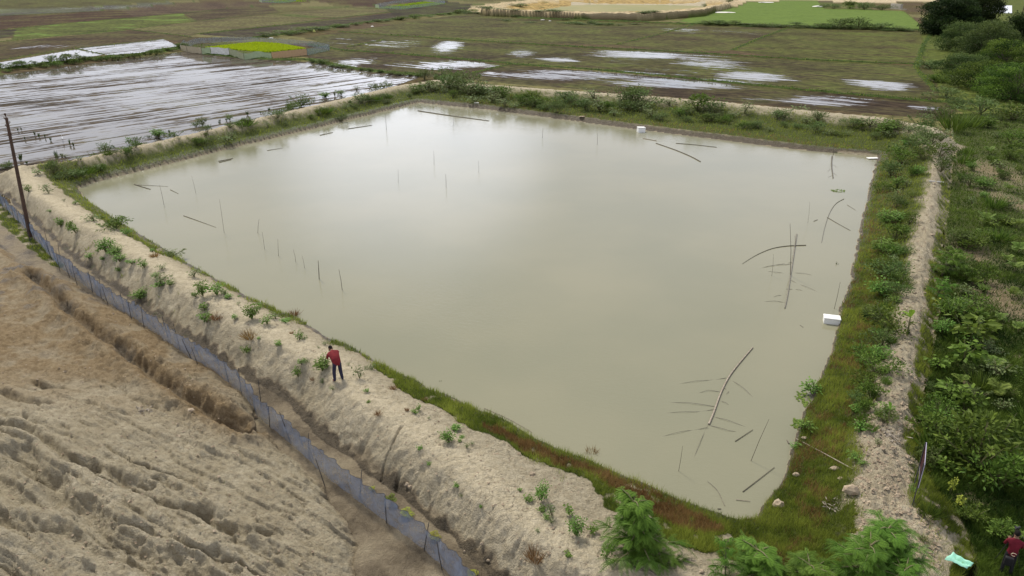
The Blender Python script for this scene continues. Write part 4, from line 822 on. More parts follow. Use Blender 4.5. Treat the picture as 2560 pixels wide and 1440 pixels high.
# weeds at the waterline
planted([('broad',2030,985,40,50,'leafy weed hanging over the right water edge, upper'),('broad',2003,1075,40,46,'leafy weed hanging over the right water edge, lower'),('broad',1985,1120,18,24,'small weed at the right water edge beside the bamboo pole'),('reed',484,618,20,16,'dark reed clump in the pond off the left bank'),('reed',514,642,14,9,'thin reed in the pond beside the dark clump'),('reed',2090,672,22,16,'dark reed clump in the pond off the right bank'),
 ('drytuft',1478,1140,26,30,'brown drowned weed in the shallows off the rusty grass'),('reed',1102,966,20,14,'thin dark weed at the near water edge right of the man'),('reed',1602,1180,18,14,'dark weed at the near water edge by the rusty grass')], 'weeds at the pond edge')
# ------------------------------------------------------------------ trees of the upper right
def tree(px, py, hm, wm, label, n=9000, mat='tree', lsize=.34, group='trees beyond the paddies', low=.12, tilt=0):
    p = place([px], [py])[0]; e = empty('tree', p-[0, 0, .1], random.uniform(0, 6), label=label, cat='tree', group=group)
    tr = QM('bark'); cr = QM(mat); tr.tube([[0, 0, 0], [0, 0, .02], [.1, 0, hm*.25], [.2, .1, hm*.5], [.1, .2, hm*.85]], [0, .035*hm, .028*hm, .018*hm, .05], 8)
    nl = 46
    for i in range(nl):
        z = hm*(low+(.92-low)*((i+.5)/nl)); a = i*2.399+random.uniform(-.4, .4); t = (z/hm-low)/(1-low); R0 = wm*.5*(math.sin(math.pi*min(1, .16+.80*t))**.7)
        s = R0*random.uniform(.35, .85); c = np.array([math.cos(a)*s, math.sin(a)*s, z])
        tr.tube([[0, 0, 0], [.15, .05, hm*.2*t+.1], [c[0]*.45, c[1]*.45, z*.75], c], [0, .012*hm, .009*hm, .02], 5)
        rad = np.array([wm*.15, wm*.15, hm*.115])*random.uniform(.55, 1.45); k = n//nl; tone = random.gauss(-.03, .28)
        D = rdir(k, -.9, 1); rr = RNG.random(k)**.4; wob = 1+.35*pnoise(D[:, 0]*2.5+i, D[:, 1]*2.5+D[:, 2]*2, 7); C = c+D*rad*(rr*wob)[:, None]
        D2 = D+rdir(k)*.8; cr.leaves(C, D2, rdir(k, .1, 1), lsize*RNG.uniform(.6, 1.3, k), lsize*RNG.uniform(.35, .6, k), .32+tone+.5*D[:, 2]*rr+RNG.normal(0, .14, k), fold=.05)  # tint rises toward each lobe's top: a highlight painted into the leaf colour
    link('trunk', tr.mesh('trunk', True), e); link('crown', cr.mesh('crown'), e); return e
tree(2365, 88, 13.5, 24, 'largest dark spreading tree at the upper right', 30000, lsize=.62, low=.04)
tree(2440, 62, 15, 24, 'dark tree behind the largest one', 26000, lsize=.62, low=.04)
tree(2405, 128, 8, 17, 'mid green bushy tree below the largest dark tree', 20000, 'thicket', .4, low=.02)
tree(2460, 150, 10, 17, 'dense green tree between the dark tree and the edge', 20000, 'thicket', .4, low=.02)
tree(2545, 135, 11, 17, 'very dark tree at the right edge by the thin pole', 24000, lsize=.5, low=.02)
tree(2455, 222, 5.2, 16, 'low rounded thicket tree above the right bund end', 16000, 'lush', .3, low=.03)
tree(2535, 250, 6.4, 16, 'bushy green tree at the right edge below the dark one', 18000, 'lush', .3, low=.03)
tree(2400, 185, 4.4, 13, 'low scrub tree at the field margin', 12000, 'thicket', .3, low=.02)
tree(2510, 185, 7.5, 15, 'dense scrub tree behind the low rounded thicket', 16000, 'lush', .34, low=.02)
planted([('thick',2325,170,20,60,'scrub at the field margin under the trees, upper'),('lush',2345,205,20,50,'scrub at the field margin, below the upper one'),('thick',2365,245,26,70,'scrub clump left of the rounded thicket'),('tuft',2350,205,22,40,'bright grass clump at the field margin'),('thick',2450,285,40,80,'scrub between right bund and rounded thicket'),('lush',2530,300,40,90,'scrub at the right edge above the plot'),('thick',2400,270,24,60,'scrub on the brown bank under the trees')], 'scrub below the trees')
planted([('thick',1820,7,12,18,'lone dark bush on pale sand at the top edge'),('thick',2060,19,9,22,'dark scrub left end at the top of the green field'),('thick',2085,22,12,30,'scrub beside the left end at the top of the green field'),('lush',2125,22,20,40,'tallest bush at the top of the green field'),('thick',2160,24,18,44,'bush right of the tallest at the top of the green field'),('thick',2205,25,14,50,'bush by the concrete wall at the top of the green field'),
 ('thick',2060,70,14,44,'dark bush on the dyke under the green field, left'),('thick',2100,70,20,50,'dark bush on the dyke under the green field, middle'),('thick',2145,70,24,50,'tallest dark bush on the dyke under the green field'),('thick',2200,73,12,50,'low bush on the dyke right of the tallest'),('thick',2240,77,12,40,'low bush on the dyke by the big tree'),
 ('thick',1930,64,7,40,'low scrub on the dyke left end'),('thick',1990,66,7,40,'low scrub on the dyke beside the left end'),
 ('thick',1760,26,9,12,'bush on the far pond embankment'),('thick',1300,18,8,40,'scrub on the far pond embankment, left'),('thick',1480,44,7,30,'scrub at the foot of the far embankment')], 'bushes far across the fields')
rows = []
for i in range(34):
    u = i/33; x = 5+u*455; y = np.interp(x, [0,200,350,462], [178,154,139,121])+random.uniform(-2, 2); h = random.uniform(7, 15)*(1.5 if 120 < x < 190 else 1); rows.append(('lush', x, y, h, h*random.uniform(1.5, 2.6), 'low green weed clump on the dyke behind the flooded paddy'))
planted(rows, 'weeds along the dyke of the flooded paddy')
rows = []
for i in range(24):
    u = (i+random.random())/24; x = 650+u*520; y = np.interp(x, [640,740,900,1180], [96,84,60,31])+random.uniform(-2, 2); h = random.uniform(4, 9); rows.append((random.choice(['lush', 'thick']), x, y, h, h*random.uniform(3, 6), 'low green weed clump on the far field dyke'))
for i in range(12):
    u = (i+.5)/12; x = 770+u*290; y = np.interp(x, [770,860,950,1060], [152,169,181,190])+random.uniform(-2, 2); h = random.uniform(5, 10); rows.append(('lush', x, y, h, h*random.uniform(2.5, 4.5), 'low green weed clump on the dyke behind the far pond corner'))
for i in range(26):
    u = (i+random.random()*.7)/26; x = 1745+u*545; y = np.interp(x, [1750,1975,2290], [61,67,78])+random.uniform(-1, 1.5); h = random.uniform(5, 12)*(1.35 if 2040 < x < 2200 else .8); rows.append(('thick', x, y, h, random.uniform(26, 50), 'low dark scrub clump on the dyke under the green field'))
for i in range(30):
    u = (i+random.random())/30; x = 1170+u*470; y = np.interp(x, [1170,1300,1600,1640], [33,43,48,48])+random.uniform(-1, 1); h = random.uniform(3, 7); rows.append(('thick', x, y, h, random.uniform(24, 44), 'low dark weed clump at the foot of the far embankment'))
planted(rows, 'weeds along the field dykes')
# ------------------------------------------------------------------ net fences
def ribbon(P, h, n, sag=.06, jit=.05, z0=None, spacing=2.):
    """a hanging sheet along a line on the ground: returns quads and the base points"""
    d = np.r_[0, np.cumsum(np.hypot(*np.diff(P, axis=0).T))]; t = np.linspace(0, d[-1], n); x = np.interp(t, d, P[:, 0]); y = np.interp(t, d, P[:, 1])
    for q in range(3): x[1:-1] = (x[:-2]+2*x[1:-1]+x[2:])/4; y[1:-1] = (y[:-2]+2*y[1:-1]+y[2:])/4
    z = terrain(x, y)['z']-.03; ph = np.abs(np.sin(np.pi*t/spacing)); ht = h-sag*ph*1.6+jit*2.6*pnoise(t*.35, t*0, 15)
    rows = []
    for k in range(5):
        f = k/4; off = .10*np.sin(t*2.1+k)*f*(1-f)*2+.14*pnoise(t*.4, t*0+9, 17)*f+(.05*np.sin(t*7+2*np.sin(t*.7))+.03*np.sin(t*13+1.7))*(.3+.7*f); rows.append(np.stack([x+off, y+off*.8, z+ht*f], 1))
    G = np.array(rows); return np.stack([G[:-1, :-1], G[:-1, 1:], G[1:, 1:], G[1:, :-1]], 2).reshape(-1, 4, 3), np.stack([x, y, z], 1), t
def net_fence(name, P, h, mat, label, spacing, cat, stake_h=None, sr=.022, n=220, netname='net'):
    Q, B, t = ribbon(P, h, n, spacing=spacing); o = B[len(B)//2]; e = empty(name, o, label=label, cat=cat)
    link(netname, QM(mat).add(Q-o).mesh(netname, True), e)
    if n > 200: T_ = Q.reshape(4, -1, 4, 3)[3][:, 3]-o; link('top_rope', QM('stake').tube(T_, .014, 4).mesh('top_rope', True), e)
    k = int(t[-1]/spacing); proto = None
    for i in range(k+1):
        b = np.array([np.interp((i+random.uniform(-.25, .25))*spacing, t, B[:, j]) for j in range(3)])-o
        if proto is None: proto = QM('stake').tube([[0, 0, -.15], [.01, 0, (stake_h or h)*.5], [0, .01, (stake_h or h)+.08]], [sr, sr*.9, sr*.7], 5).mesh('stake')
        st = link('stake', proto, e, b, random.uniform(0, 6)); st.rotation_euler[0] = random.gauss(0, .09); st.rotation_euler[1] = random.gauss(0, .09); st.scale.z = random.uniform(.9, 1.2)
    return e
net_fence('net_fence', NET, 1.35, 'net', 'low blue net fence running along the muddy ditch', 1.9, 'net fence', n=640)
net_fence('net_fence', offset(T_left, 4.2)[3:-1], .75, 'netf', 'faint thin net on stakes beside the flooded paddy', 2.6, 'net fence', .95, .02, 120)
def nursery(front, back, label, panels, hgt):
    Pf = place([a for a, b in front], [b for a, b in front], -.4); o = Pf[0]; e = empty('nursery_fence', o, label=label, cat='nursery fence')
    for i, mat in enumerate(panels):
        a, b = Pf[i], Pf[i+1]; Q, B, t = ribbon(np.array([a[:2], (a[:2]*.5+b[:2]*.5), b[:2]]), hgt*(1+.06*math.sin(i*2.3)), 12, .05, .05, spacing=3.)
        link('sheet_panel', QM(mat).add(Q-o).mesh('sheet_panel', True), e)
    xy = np.array([place([a], [b], -.4)[0][:2] for a, b in back]); Q, B, t = ribbon(xy, hgt, 60, .06, .08, spacing=3.); link('back_net', QM('net2').add(Q-o).mesh('back_net', True), e)
    pr = QM('stake').tube([[0, 0, -.2], [0, 0, hgt+.12]], [.04, .03], 5).mesh('post')
    for q in list(Pf)+list(B[::8]): link('post', pr, e, np.array(q)-o)
    return e
nursery([(451,122),(468,130),(505,134),(528,136),(574,140),(610,144),(680,148),(768,138)], [(768,138),(830,125),(790,118),(720,111),(640,106),(560,105),(490,109),(451,122)],
 'sheeted nursery pen with coloured panels round yellow green seedlings', ['cream','cream','pgreen','whitec','pyel','pgreen','orange'], 1.75)
nursery([(938,19),(948,21)], [(948,21),(1010,24),(1118,9),(1060,3),(990,8),(938,18)], 'grey netted seedling pen at the top edge of the fields', ['pgreen'], 2.2)
nursery([(648,4),(655,6)], [(655,6),(700,8),(742,4),(715,-1),(670,1),(648,3)], 'small netted seedling pen cut by the top edge', ['pgreen'], 1.8)
# ------------------------------------------------------------------ poles and wires
def vert_px(p, px_top): return None
pb = place([75], [592])[0]
def pole():
    e = empty('utility_pole', pb-[0, 0, .3], label='tall dark rusty pole leaning at the left edge', cat='pole'); s = scale_at(pb); hgt = 10.4; top = np.array([.72, .1, hgt])
    link('shaft', QM('pole').tube([[0, 0, 0], top*.5, top], [.17, .145, .11], 10).mesh('shaft', True), e)
    for zz, sd in ((.985, -1), (.955, 1), (.93, -1), (.87, 1), (.86, -1)):
        c = top*zz; br = QM('pole').tube([c, c+[sd*.16, .03, .0], c+[sd*.2, .03, .05]], [.025, .022, .02], 6).build('bracket', e)
        link('insulator', QM('porc').tube([c+[sd*.2, .03, .05], c+[sd*.2, .03, .09], c+[sd*.2, .03, .13], c+[sd*.2, .03, .2]], [.03, .06, .045, .02], 8).mesh('insulator'), br)
    link('cap', QM('pole').tube([top, top+[-.02, 0, .12], top+[-.03, 0, .25], top+[-.03, 0, .34]], [.03, .035, .09, .05], 8).mesh('cap', True), e)
pole()
q = place([2530], [128])[0]
e = empty('utility_pole', q, label='thin dark pole among the trees at the top right', cat='pole'); link('shaft', QM('pole').tube([[0, 0, 0], [.1, 0, 8], [.15, 0, 17]], [.16, .14, .11], 8).mesh('shaft', True), e)
link('crossarm', QM('pole').tube([[-.9, 0, 16.4], [1.2, 0, 16.4]], [.07, .07], 6).mesh('crossarm'), e)
q = place([2253], [24])[0]
e = tag(bpy.data.objects.new('concrete_wall', None), 'grey concrete wall end beside bushes at the top of the green field', 'wall'); COL.objects.link(e); e.location = q
bm = bmesh.new(); box_bm(bm, -.7, .7, 0, 14, -.5, 3.4, .06); bm_obj('slab', bm, 'conc', e); bm = bmesh.new(); box_bm(bm, -1.2, 2.6, -2.2, -.02, -.4, .35, .05); bm_obj('footing', bm, 'conc', e)
# ------------------------------------------------------------------ things in the pond
def up_stake(bx, by, tx, ty, label, r=.022, mat='bamboo', z0=0.):
    a = gpa(bx, by, z0); s = scale_at((float(a[0]), float(a[1]), z0)); b = np.array([float(a[0]), float(a[1]), z0])
    el = math.atan2(CZ-z0, math.hypot(b[0], b[1])); hgt = max(.25, (by-ty)*s/math.cos(el)); base_dx = (bx-1280)*s*0; 
    # lean left or right as it is seen, allowing for the lens' own splay of verticals
    lean = ((tx-bx)-(bx-1280)*(by-ty)/4155*1.0)*s
    P = np.array([[0, 0, -.5], [lean*.5+.02, 0, hgt*.5], [lean, .03, hgt]]); r *= .72; o = QM(mat).tube(P, [r, r*.85, r*.5], 5).build('bamboo_stake', None, b)
    return tag(o, label, 'stake', 'thin stakes standing in the pond')
for a in [(797,698,795,652,'thickest dark stake in the pond off the man\'s bank',.045),(856,725,847,674,'leaning dark stake right of the thickest one',.03),(740,655,733,624,'thin stake left of the thickest one',.02),(762,670,755,640,'thin stake just left of the thickest one',.018),(695,640,694,598,'straight stake fourth in the row off the left bank',.02),
 (661,622,655,580,'leaning stake in the row nearer the dark reeds',.02),(642,583,647,548,'stake tilting right in mid left water',.024),(560,582,548,500,'long faint stake left part of the pond',.02),(410,512,398,462,'stake in the pale left corner water',.024),(490,482,478,440,'thin stake right of the left corner water',.018),
 (1115,468,1114,436,'short dark stake in the middle of the pond',.028),(1085,412,1084,378,'stake in the upper middle of the pond',.024),(995,457,995,425,'faint stake left of the pond middle',.02),(1197,432,1196,402,'thin stake above the pond middle to the right',.02),(966,325,963,290,'tall stake near the far left bank',.04),(1132,318,1134,294,'thin stake near the far corner',.03),(1356,345,1357,320,'thin stake off the far bank, left of the float',.03),(1493,362,1494,334,'thin stake off the far bank closer to the float',.03),
 (1686,330,1686,314,'pale stake at the far bank right of the float',.04),(1978,690,1976,562,'tallest stake standing by the big branch',.032),(1988,622,1988,590,'short stake beside the tallest one',.024),(1930,690,1934,635,'faint stake left of the big branch',.016),(2084,388,2085,358,'stake by the duckweed near the far right corner',.036),(2020,558,2025,505,'faint thin stake right of the tallest',.014),
 (2085,772,2101,705,'leaning stake beside the white foam box',.022),(1695,1178,1706,1118,'stake in the near corner water',.016),(1872,1152,1920,1052,'long leaning stake in the near corner water',.02),(2117,790,2124,712,'pale stake at the water edge above the foam box',.02),(1103,262,1100,232,'pale stake holding a string at the far corner',.05)]: up_stake(*a)
def lying(pts, label, r0, r1, mat='bamboo', z=.03, name='floating_pole', cat='pole', group=None, twigs=None, lift=None):
    P = np.array([[*map(float, gpa(a, b, z)), z] for a, b in pts])
    if lift is not None: P[:, 2] = lift
    if pts[0][1] > 480 and not twigs: r0 *= .62; r1 *= .62
    o = P[0].copy(); P = P-o; n = max(6, len(P)*3); t = np.linspace(0, len(P)-1, n); i = np.arange(len(P)); C = np.stack([np.interp(t, i, P[:, j]) for j in range(3)], 1)
    for q in range(2): C[1:-1] = (C[:-2]+2*C[1:-1]+C[2:])/4
    r = np.linspace(r0, r1, n); qm = QM(mat).tube(C, r, 6, tint=.5)
    for j in range(1, n-1):                                 # nodes of the cane
        qm.tube([C[j]-(C[j+1]-C[j-1])*.02, C[j], C[j]+(C[j+1]-C[j-1])*.02], [r[j]*1.01, r[j]*1.22, r[j]*1.01], 6, cap=False)
    if not twigs: return tag(qm.build(name, None, o), label, cat, group)
    e = empty(name, o, label=label, cat=cat, group=group); link('limb', qm.mesh('limb'), e)
    for tw in twigs:
        T = np.array([[*map(float, gpa(a, b, z)), z] for a, b in tw])-o; m = max(5, 3*len(T)); tt = np.linspace(0, len(T)-1, m); C = np.stack([np.interp(tt, np.arange(len(T)), T[:, j]) for j in range(3)], 1)
        C[:, 2] += .03*np.sin(np.linspace(random.uniform(0, 6), 11, m))-.033
        link('twig', QM('twig').tube(C, np.linspace(.014, .007, m)*(1+.3*(r1 > .05)), 4).mesh('twig', True), e)
    return e
FP = 'canes floating in the pond'
for p, l, a, b, m in [([(1045,277),(1130,290),(1222,302)],'longest floating cane near the far pond corner',.09,.05,'bamboo'),([(870,322),(930,313)],'short floating cane off the far left bank, upper',.05,.03,'bamboo'),([(800,338),(832,331)],'short floating cane off the far left bank, lower',.05,.03,'bamboo'),
 ([(546,403),(582,396)],'upper of two crossed floating canes',.045,.03,'bamboo'),([(548,406),(578,399)],'lower of two crossed floating canes',.04,.03,'bamboo'),([(668,376),(706,370)],'faint floating cane between far bank canes',.03,.02,'twig'),
 ([(336,461),(355,467),(376,473)],'dark floating stick in the pale left corner',.05,.03,'bamboo'),([(338,462),(370,463),(420,466)],'thin floating twig crossing the dark stick',.025,.012,'twig'),([(426,474),(446,484)],'small twig right of the pale left corner',.03,.015,'twig'),([(459,539),(485,548),(540,568)],'pale pole sinking into the water off the left bank',.06,.02,'twig'),
 ([(1608,346),(1642,352)],'pale short cane just below the white float',.055,.04,'palew'),([(1640,358),(1690,375),(1730,392),(1751,404)],'curved cane below the white float',.05,.06,'bamboo'),([(1690,358),(1740,362),(1792,368)],'dark cane off the far bank right of the float',.04,.03,'bamboo'),
 ([(1856,659),(1890,637),(1930,620),(1970,614),(2015,613)],'arched dark branch lying across the tall stake',.02,.055,'bamboo'),([(2110,497),(2088,508),(2072,535),(2060,575),(2054,606)],'arched twiggy cane near the right bank',.035,.02,'bamboo'),([(2068,543),(2100,562),(2126,576)],'straight stick off the arched cane',.035,.025,'bamboo'),([(2118,512),(2139,525)],'short stick near the right bank',.03,.02,'twig'),
 ([(2034,553),(2044,549)],'tiny dark stick right of the tallest stake',.03,.03,'bamboo'),([(1838,1103),(1882,1074)],'dark stick beside the bleached branch',.03,.02,'bamboo'),([(1857,1229),(1895,1200),(1936,1168)],'long stick in the near corner water',.03,.02,'bamboo'),([(1768,1202),(1795,1225),(1812,1264)],'curved twig in the near corner water',.012,.02,'twig'),([(1840,1249),(1876,1253)],'small pale stick in the near corner',.025,.018,'palew'),
 ([(1794,1272),(1803,1272)],'tiny dark stick at the near corner edge',.03,.025,'bamboo'),([(1928,1252),(1960,1195)],'dark pole lying along the near right water edge',.03,.02,'twig'),([(1210,1020),(1270,1045),(1330,1080)],'thin cane along the water edge of the grass bank',.02,.015,'palew'),([(2000,812),(2008,818)],'tiny floating twig left of the foam box',.02,.02,'twig')]:
    lying(p, l, a, b, m, group=FP)
lying([(1882,868),(1850,905),(1822,940),(1800,985),(1785,1030),(1772,1060)], 'long bleached branch with side twigs in the near pond', .035, .05, 'palew', .05, 'fallen_branch', 'branch', None,
 [[(1815,944),(1760,950),(1690,958)],[(1803,978),(1770,975),(1740,982)],[(1790,1022),(1740,1028),(1660,1030)],[(1790,1015),(1720,1006),(1660,1003)],[(1784,1040),(1820,1050),(1880,1070)],[(1776,1062),(1820,1075),(1850,1078)],[(1832,950),(1860,970),(1892,1000)],[(1770,1068),(1720,1075),(1650,1090)],[(1800,1000),(1815,1006),(1825,1012)],[(1770,1060),(1752,1100),(1732,1150)],[(1808,965),(1822,978),(1815,985)]])
lying([(1992,585),(1984,640),(1976,690),(1970,735),(1962,770)], 'dark drowned branch with twigs beside the tallest stake', .05, .035, 'twig', .045, 'fallen_branch', 'branch', None,
 [[(1976,660),(1940,662),(1890,668)],[(1974,682),(1940,680),(1912,676)],[(1980,680),(2010,683),(2040,688)],[(1968,735),(1945,738),(1930,742)],[(1966,722),(1990,722),(2010,726)],[(1965,755),(1935,752),(1900,753)],[(1982,655),(1960,658),(1890,672)],[(1978,700),(2005,712),(2050,730)]])
lying([(2080,390),(2079,415),(2083,445)], 'dark twiggy branch near the far right corner', .06, .04, 'bamboo', .06, 'fallen_branch', 'branch', None, [[(2079,420),(2072,425),(2068,430)],[(2080,410),(2088,414),(2092,418)],[(2082,438),(2074,440),(2070,443)],[(2082,430),(2090,436),(2095,440)]])
# a cane across the right bank, a white pipe on the path
def ground_pole(pts, label, r, mat, name, cat):
    P = place([a for a, b in pts], [b for a, b in pts]); P[:, 2] += r+.05; o = P[0].copy()
    return tag(QM(mat).tube(P-o, [r]*len(P), 6).build(name, None, o), label, cat)
ground_pole([(1990,1100),(2060,1137),(2131,1176)], 'long pale cane lying across the grass of the right bank', .022, 'palew', 'bamboo_pole', 'pole')
ground_pole([(1960,1097),(1972,1114)], 'short dark stump of cane at the right water edge', .04, 'bamboo', 'bamboo_pole', 'pole')
ground_pole([(2322,457),(2358,458)], 'white pipe lying on the right bund path', .06, 'white', 'pipe', 'pipe')
ground_pole([(1665,1396),(1740,1405)], 'thin pale cane at the foot of the big feathery sapling', .014, 'palew', 'bamboo_pole', 'pole')
ground_pole([(1590,1415),(1625,1432),(1650,1450)], 'bundle stick on the path by the bottom edge, upper', .014, 'palew', 'stick', 'stick')
ground_pole([(1600,1412),(1640,1440)], 'bundle stick on the path by the bottom edge, lower', .014, 'bamboo', 'stick', 'stick')
ground_pole([(2305,1400),(2318,1372),(2330,1378)], 'bent dark twig on the sandy corner path', .012, 'bamboo', 'stick', 'stick')
# ------------------------------------------------------------------ foam boxes and floats
def foam_box(px, py, w, d, h, rz, label, tilt=0.):
    x, y = map(float, gpa(px, py, 0)); e = empty('foam_box', (x, y, -.06), rz, label=label, cat='box'); e.rotation_euler[1] = tilt
    bm = bmesh.new(); box_bm(bm, -w/2, w/2, -d/2, d/2, 0, h*.8, .035); bm_obj('body', bm, 'foam', e)
    bm = bmesh.new(); box_bm(bm, -w/2-.02, w/2+.02, -d/2-.02, d/2+.02, h*.8+.004, h, .03); bm_obj('lid', bm, 'foam', e); return e
foam_box(2078, 806, .95, .62, .46, -.30, 'white foam box with lid floating by the right bank')
q = foam_box(1602, 330, 1.0, .75, .75, .2, 'white foam float off the far bank', .05)
x, y = map(float, gpa(2182, 395, .1)); bm = bmesh.new(); box_bm(bm, -.65, .65, -.3, .3, 0, .09, .03); o = bm_obj('foam_board', bm, 'foam', None, (x, y, .04), .1); tag(o, 'flat white foam board at the far right pond corner', 'board')
bm = bmesh.new(); g = bmesh.ops.create_icosphere(bm, subdivisions=1, radius=.01)
def duckweed(px, py, rx, ry, n, label):
    cx, cy = map(float, gpa(px, py, 0)); s = scale_at((cx, cy, 0)); a = RNG.uniform(0, 6.28, n); r = np.sqrt(RNG.random(n)); x = np.cos(a)*r*rx*s; y = np.sin(a)*r*ry*s/.4
    k = fbm(x*1.5+px, y*1.5, 2, 7) > -.12; x, y = x[k], y[k]; m = len(x); C = np.stack([x, y, np.full(m, .02)], 1); D = rdir(m, -.05, .25)
    tag(QM('palm').leaves(C, D, np.tile([[0, 0, 1.]], (m, 1)), .16*RNG.uniform(.6, 1.3, m), .12, RNG.uniform(.3, .9, m)).build('floating_weed', None, (cx, cy, 0)), label, 'floating weed')
bm.free()
duckweed(2095, 477, 17, 6, 130, 'light green patch of floating weed near the right bank'); duckweed(2100, 382, 16, 4, 90, 'floating weed at the foot of the stake by the far right corner')
duckweed(2012, 1000, 18, 16, 110, 'floating weed below the upper overhanging weed'); duckweed(1998, 1066, 16, 12, 90, 'floating weed by the lower overhanging weed')
# ------------------------------------------------------------------ people
def skin_body(name, J, Ed, root, mats, cls, parent=None, loc=(0, 0, 0), rz=0, levels=2):
    """J: joint name -> (x, y, z, rx, ry); Ed: bones; cls(bone end names) picks the material of the nearest bone"""
    keys = list(J); bm = bmesh.new(); ly = bm.verts.layers.skin.verify(); vs = {}
    for k in keys:
        v = bm.verts.new(J[k][:3]); v[ly].radius = (J[k][3], J[k][4] if len(J[k]) > 4 else J[k][3]); v[ly].use_root = (k == root); vs[k] = v
    for a, b in Ed: bm.edges.new((vs[a], vs[b]))
    me = bpy.data.meshes.new(name); bm.to_mesh(me); bm.free(); o = bpy.data.objects.new(name, me); COL.objects.link(o)
    o.modifiers.new('skin', 'SKIN').use_smooth_shade = True; sb = o.modifiers.new('sub', 'SUBSURF'); sb.levels = levels; sb.render_levels = levels
    dg = bpy.context.evaluated_depsgraph_get(); m2 = bpy.data.meshes.new_from_object(o.evaluated_get(dg)); o.modifiers.clear(); o.data = m2; m2.name = name; bpy.data.meshes.remove(me)
    n = len(m2.polygons); c = np.empty(n*3); m2.polygons.foreach_get('center', c); c = c.reshape(-1, 3); best = np.full(n, 1e9); mi = np.zeros(n, int)
    for a, b in Ed:
        A, B = np.array(J[a][:3]), np.array(J[b][:3]); t = np.clip(((c-A)@(B-A))/((B-A)@(B-A)+1e-9), 0, 1); r = J[a][3]*(1-t)+J[b][3]*t
        d = np.linalg.norm(c-A-t[:, None]*(B-A), axis=1)-r; k = d < best; best[k] = d[k]; mi[k] = cls(a, b)
    m2.materials.clear(); [m2.materials.append(M[x]) for x in mats]; m2.polygons.foreach_set('material_index', mi.astype(np.int32)); m2.polygons.foreach_set('use_smooth', np.ones(n, bool))
    if parent: o.parent = parent
    o.location = loc; o.rotation_euler = (0, 0, rz); return o
def add_hand(J, Ed, wrist, tag_, w, d, side, curl=.5):
    """palm, four fingers of unequal length bent at the knuckles, thumb off the side of the palm"""
    w = Vector(w); d = Vector(d).normalized(); s = Vector(side).normalized(); up = d.cross(s).normalized()
    pm = w+d*.05; J[tag_+'palm'] = (*pm, .030, .016); Ed.append((wrist, tag_+'palm'))
    for i, (off, L) in enumerate(((.028, .07), (.010, .08), (-.009, .075), (-.027, .06))):
        a = w+d*.095+s*off; b = a+(d-up*curl*.5).normalized()*L*.5; c = b+(d-up*curl*1.6).normalized()*L*.5
        for q, (pt, r) in enumerate(((a, .0095), (b, .0085), (c, .007))):
            k = '%sf%d%d' % (tag_, i, q); J[k] = (*pt, r); Ed.append((tag_+'palm' if q == 0 else '%sf%d%d' % (tag_, i, q-1), k))
    a = w+d*.045+s*.042; b = a+(d*.8+s*.5-up*.3).normalized()*.035; c = b+(d-up*.4).normalized()*.028
    J[tag_+'t0'] = (*a, .011); J[tag_+'t1'] = (*b, .009); J[tag_+'t2'] = (*c, .0075); Ed += [(tag_+'palm', tag_+'t0'), (tag_+'t0', tag_+'t1'), (tag_+'t1', tag_+'t2')]
def person(loc, rz, label, Jb, mats, sc=1.):
    """local +Y is where the person faces"""
    J = dict(Jb); Ed = [('pelvis','waist'),('waist','chest'),('chest','neck'),('neck','jaw'),('jaw','skull'),('skull','crownh'),('jaw','nose')]
    for s in 'lr':
        Ed += [('chest', s+'sh'),(s+'sh', s+'el'),(s+'el', s+'cuff'),(s+'cuff', s+'wr'),('pelvis', s+'hip'),(s+'hip', s+'kn'),(s+'kn', s+'an'),(s+'an', s+'heel'),(s+'heel', s+'toe'),('skull', s+'ear')]
        w = Vector(J[s+'wr'][:3]); d = w-Vector(J[s+'el'][:3]); add_hand(J, Ed, s+'wr', s, w, d, Vector((1 if s == 'l' else -1, .3, .2)))
    def cls(a, b):
        if a in ('neck','jaw','skull') or a.endswith('palm') or b.endswith('palm') or a[1:2] in ('f','t') and a[0] in 'lr' and len(a) > 2 and a not in ('ltoe','rtoe') or b.endswith('wr'): return 0
        if a in ('pelvis','waist','chest') or a.endswith('sh') or a.endswith('el'): return 2 if b.endswith('hip') else 1
        if b.endswith('toe') or b.endswith('heel'): return 3
        return 2
    e = empty('person', loc, rz, sc, label=label, cat='person')
    skin_body('body', J, Ed, 'pelvis', mats[:4], cls, e)
    sk, jw, cr = (Vector(J[k][:3]) for k in ('skull','jaw','crownh')); ns = Vector(J['nose'][:3]); ax = (cr-jw).normalized(); fw = (ns-jw); fw = (fw-ax*fw.dot(ax)).normalized(); sd_ = fw.cross(ax)
    bm = bmesh.new(); bmesh.ops.create_icosphere(bm, subdivisions=3, radius=1.)
    for v in list(bm.verts):                                # hair cap: covers crown and back, cut away over the face
        n = v.co.copy(); k = 1+.06*math.sin(n.x*9+n.y*7)*math.cos(n.z*8)
        v.co = sk+ax*(.028+n.z*.118*k)+fw*(-.012+n.y*.106*k)+sd_*(n.x*.090*k)
    bmesh.ops.delete(bm, geom=[v for v in bm.verts if (v.co-sk).dot(fw) > .035 and (v.co-sk).dot(ax) < .075 or (v.co-sk).dot(ax) < -.075], context='VERTS')
    bm_obj('hair', bm, 'hair', e)
    for sg in (-1, 1):
        bm = bmesh.new(); bmesh.ops.create_icosphere(bm, subdivisions=2, radius=.013, matrix=Matrix.Translation(sk+fw*.086+sd_*sg*.032-ax*.004)); bm_obj('eye', bm, 'eye', e)
    bm = bmesh.new(); bmesh.ops.create_icosphere(bm, subdivisions=2, radius=1, matrix=Matrix.Translation(jw+fw*.079-ax*.002) @ fw.to_track_quat('Y', 'Z').to_matrix().to_4x4() @ Matrix.Diagonal((.024, .006, .006, 1))); bm_obj('mouth', bm, 'shirt', e)
    return e
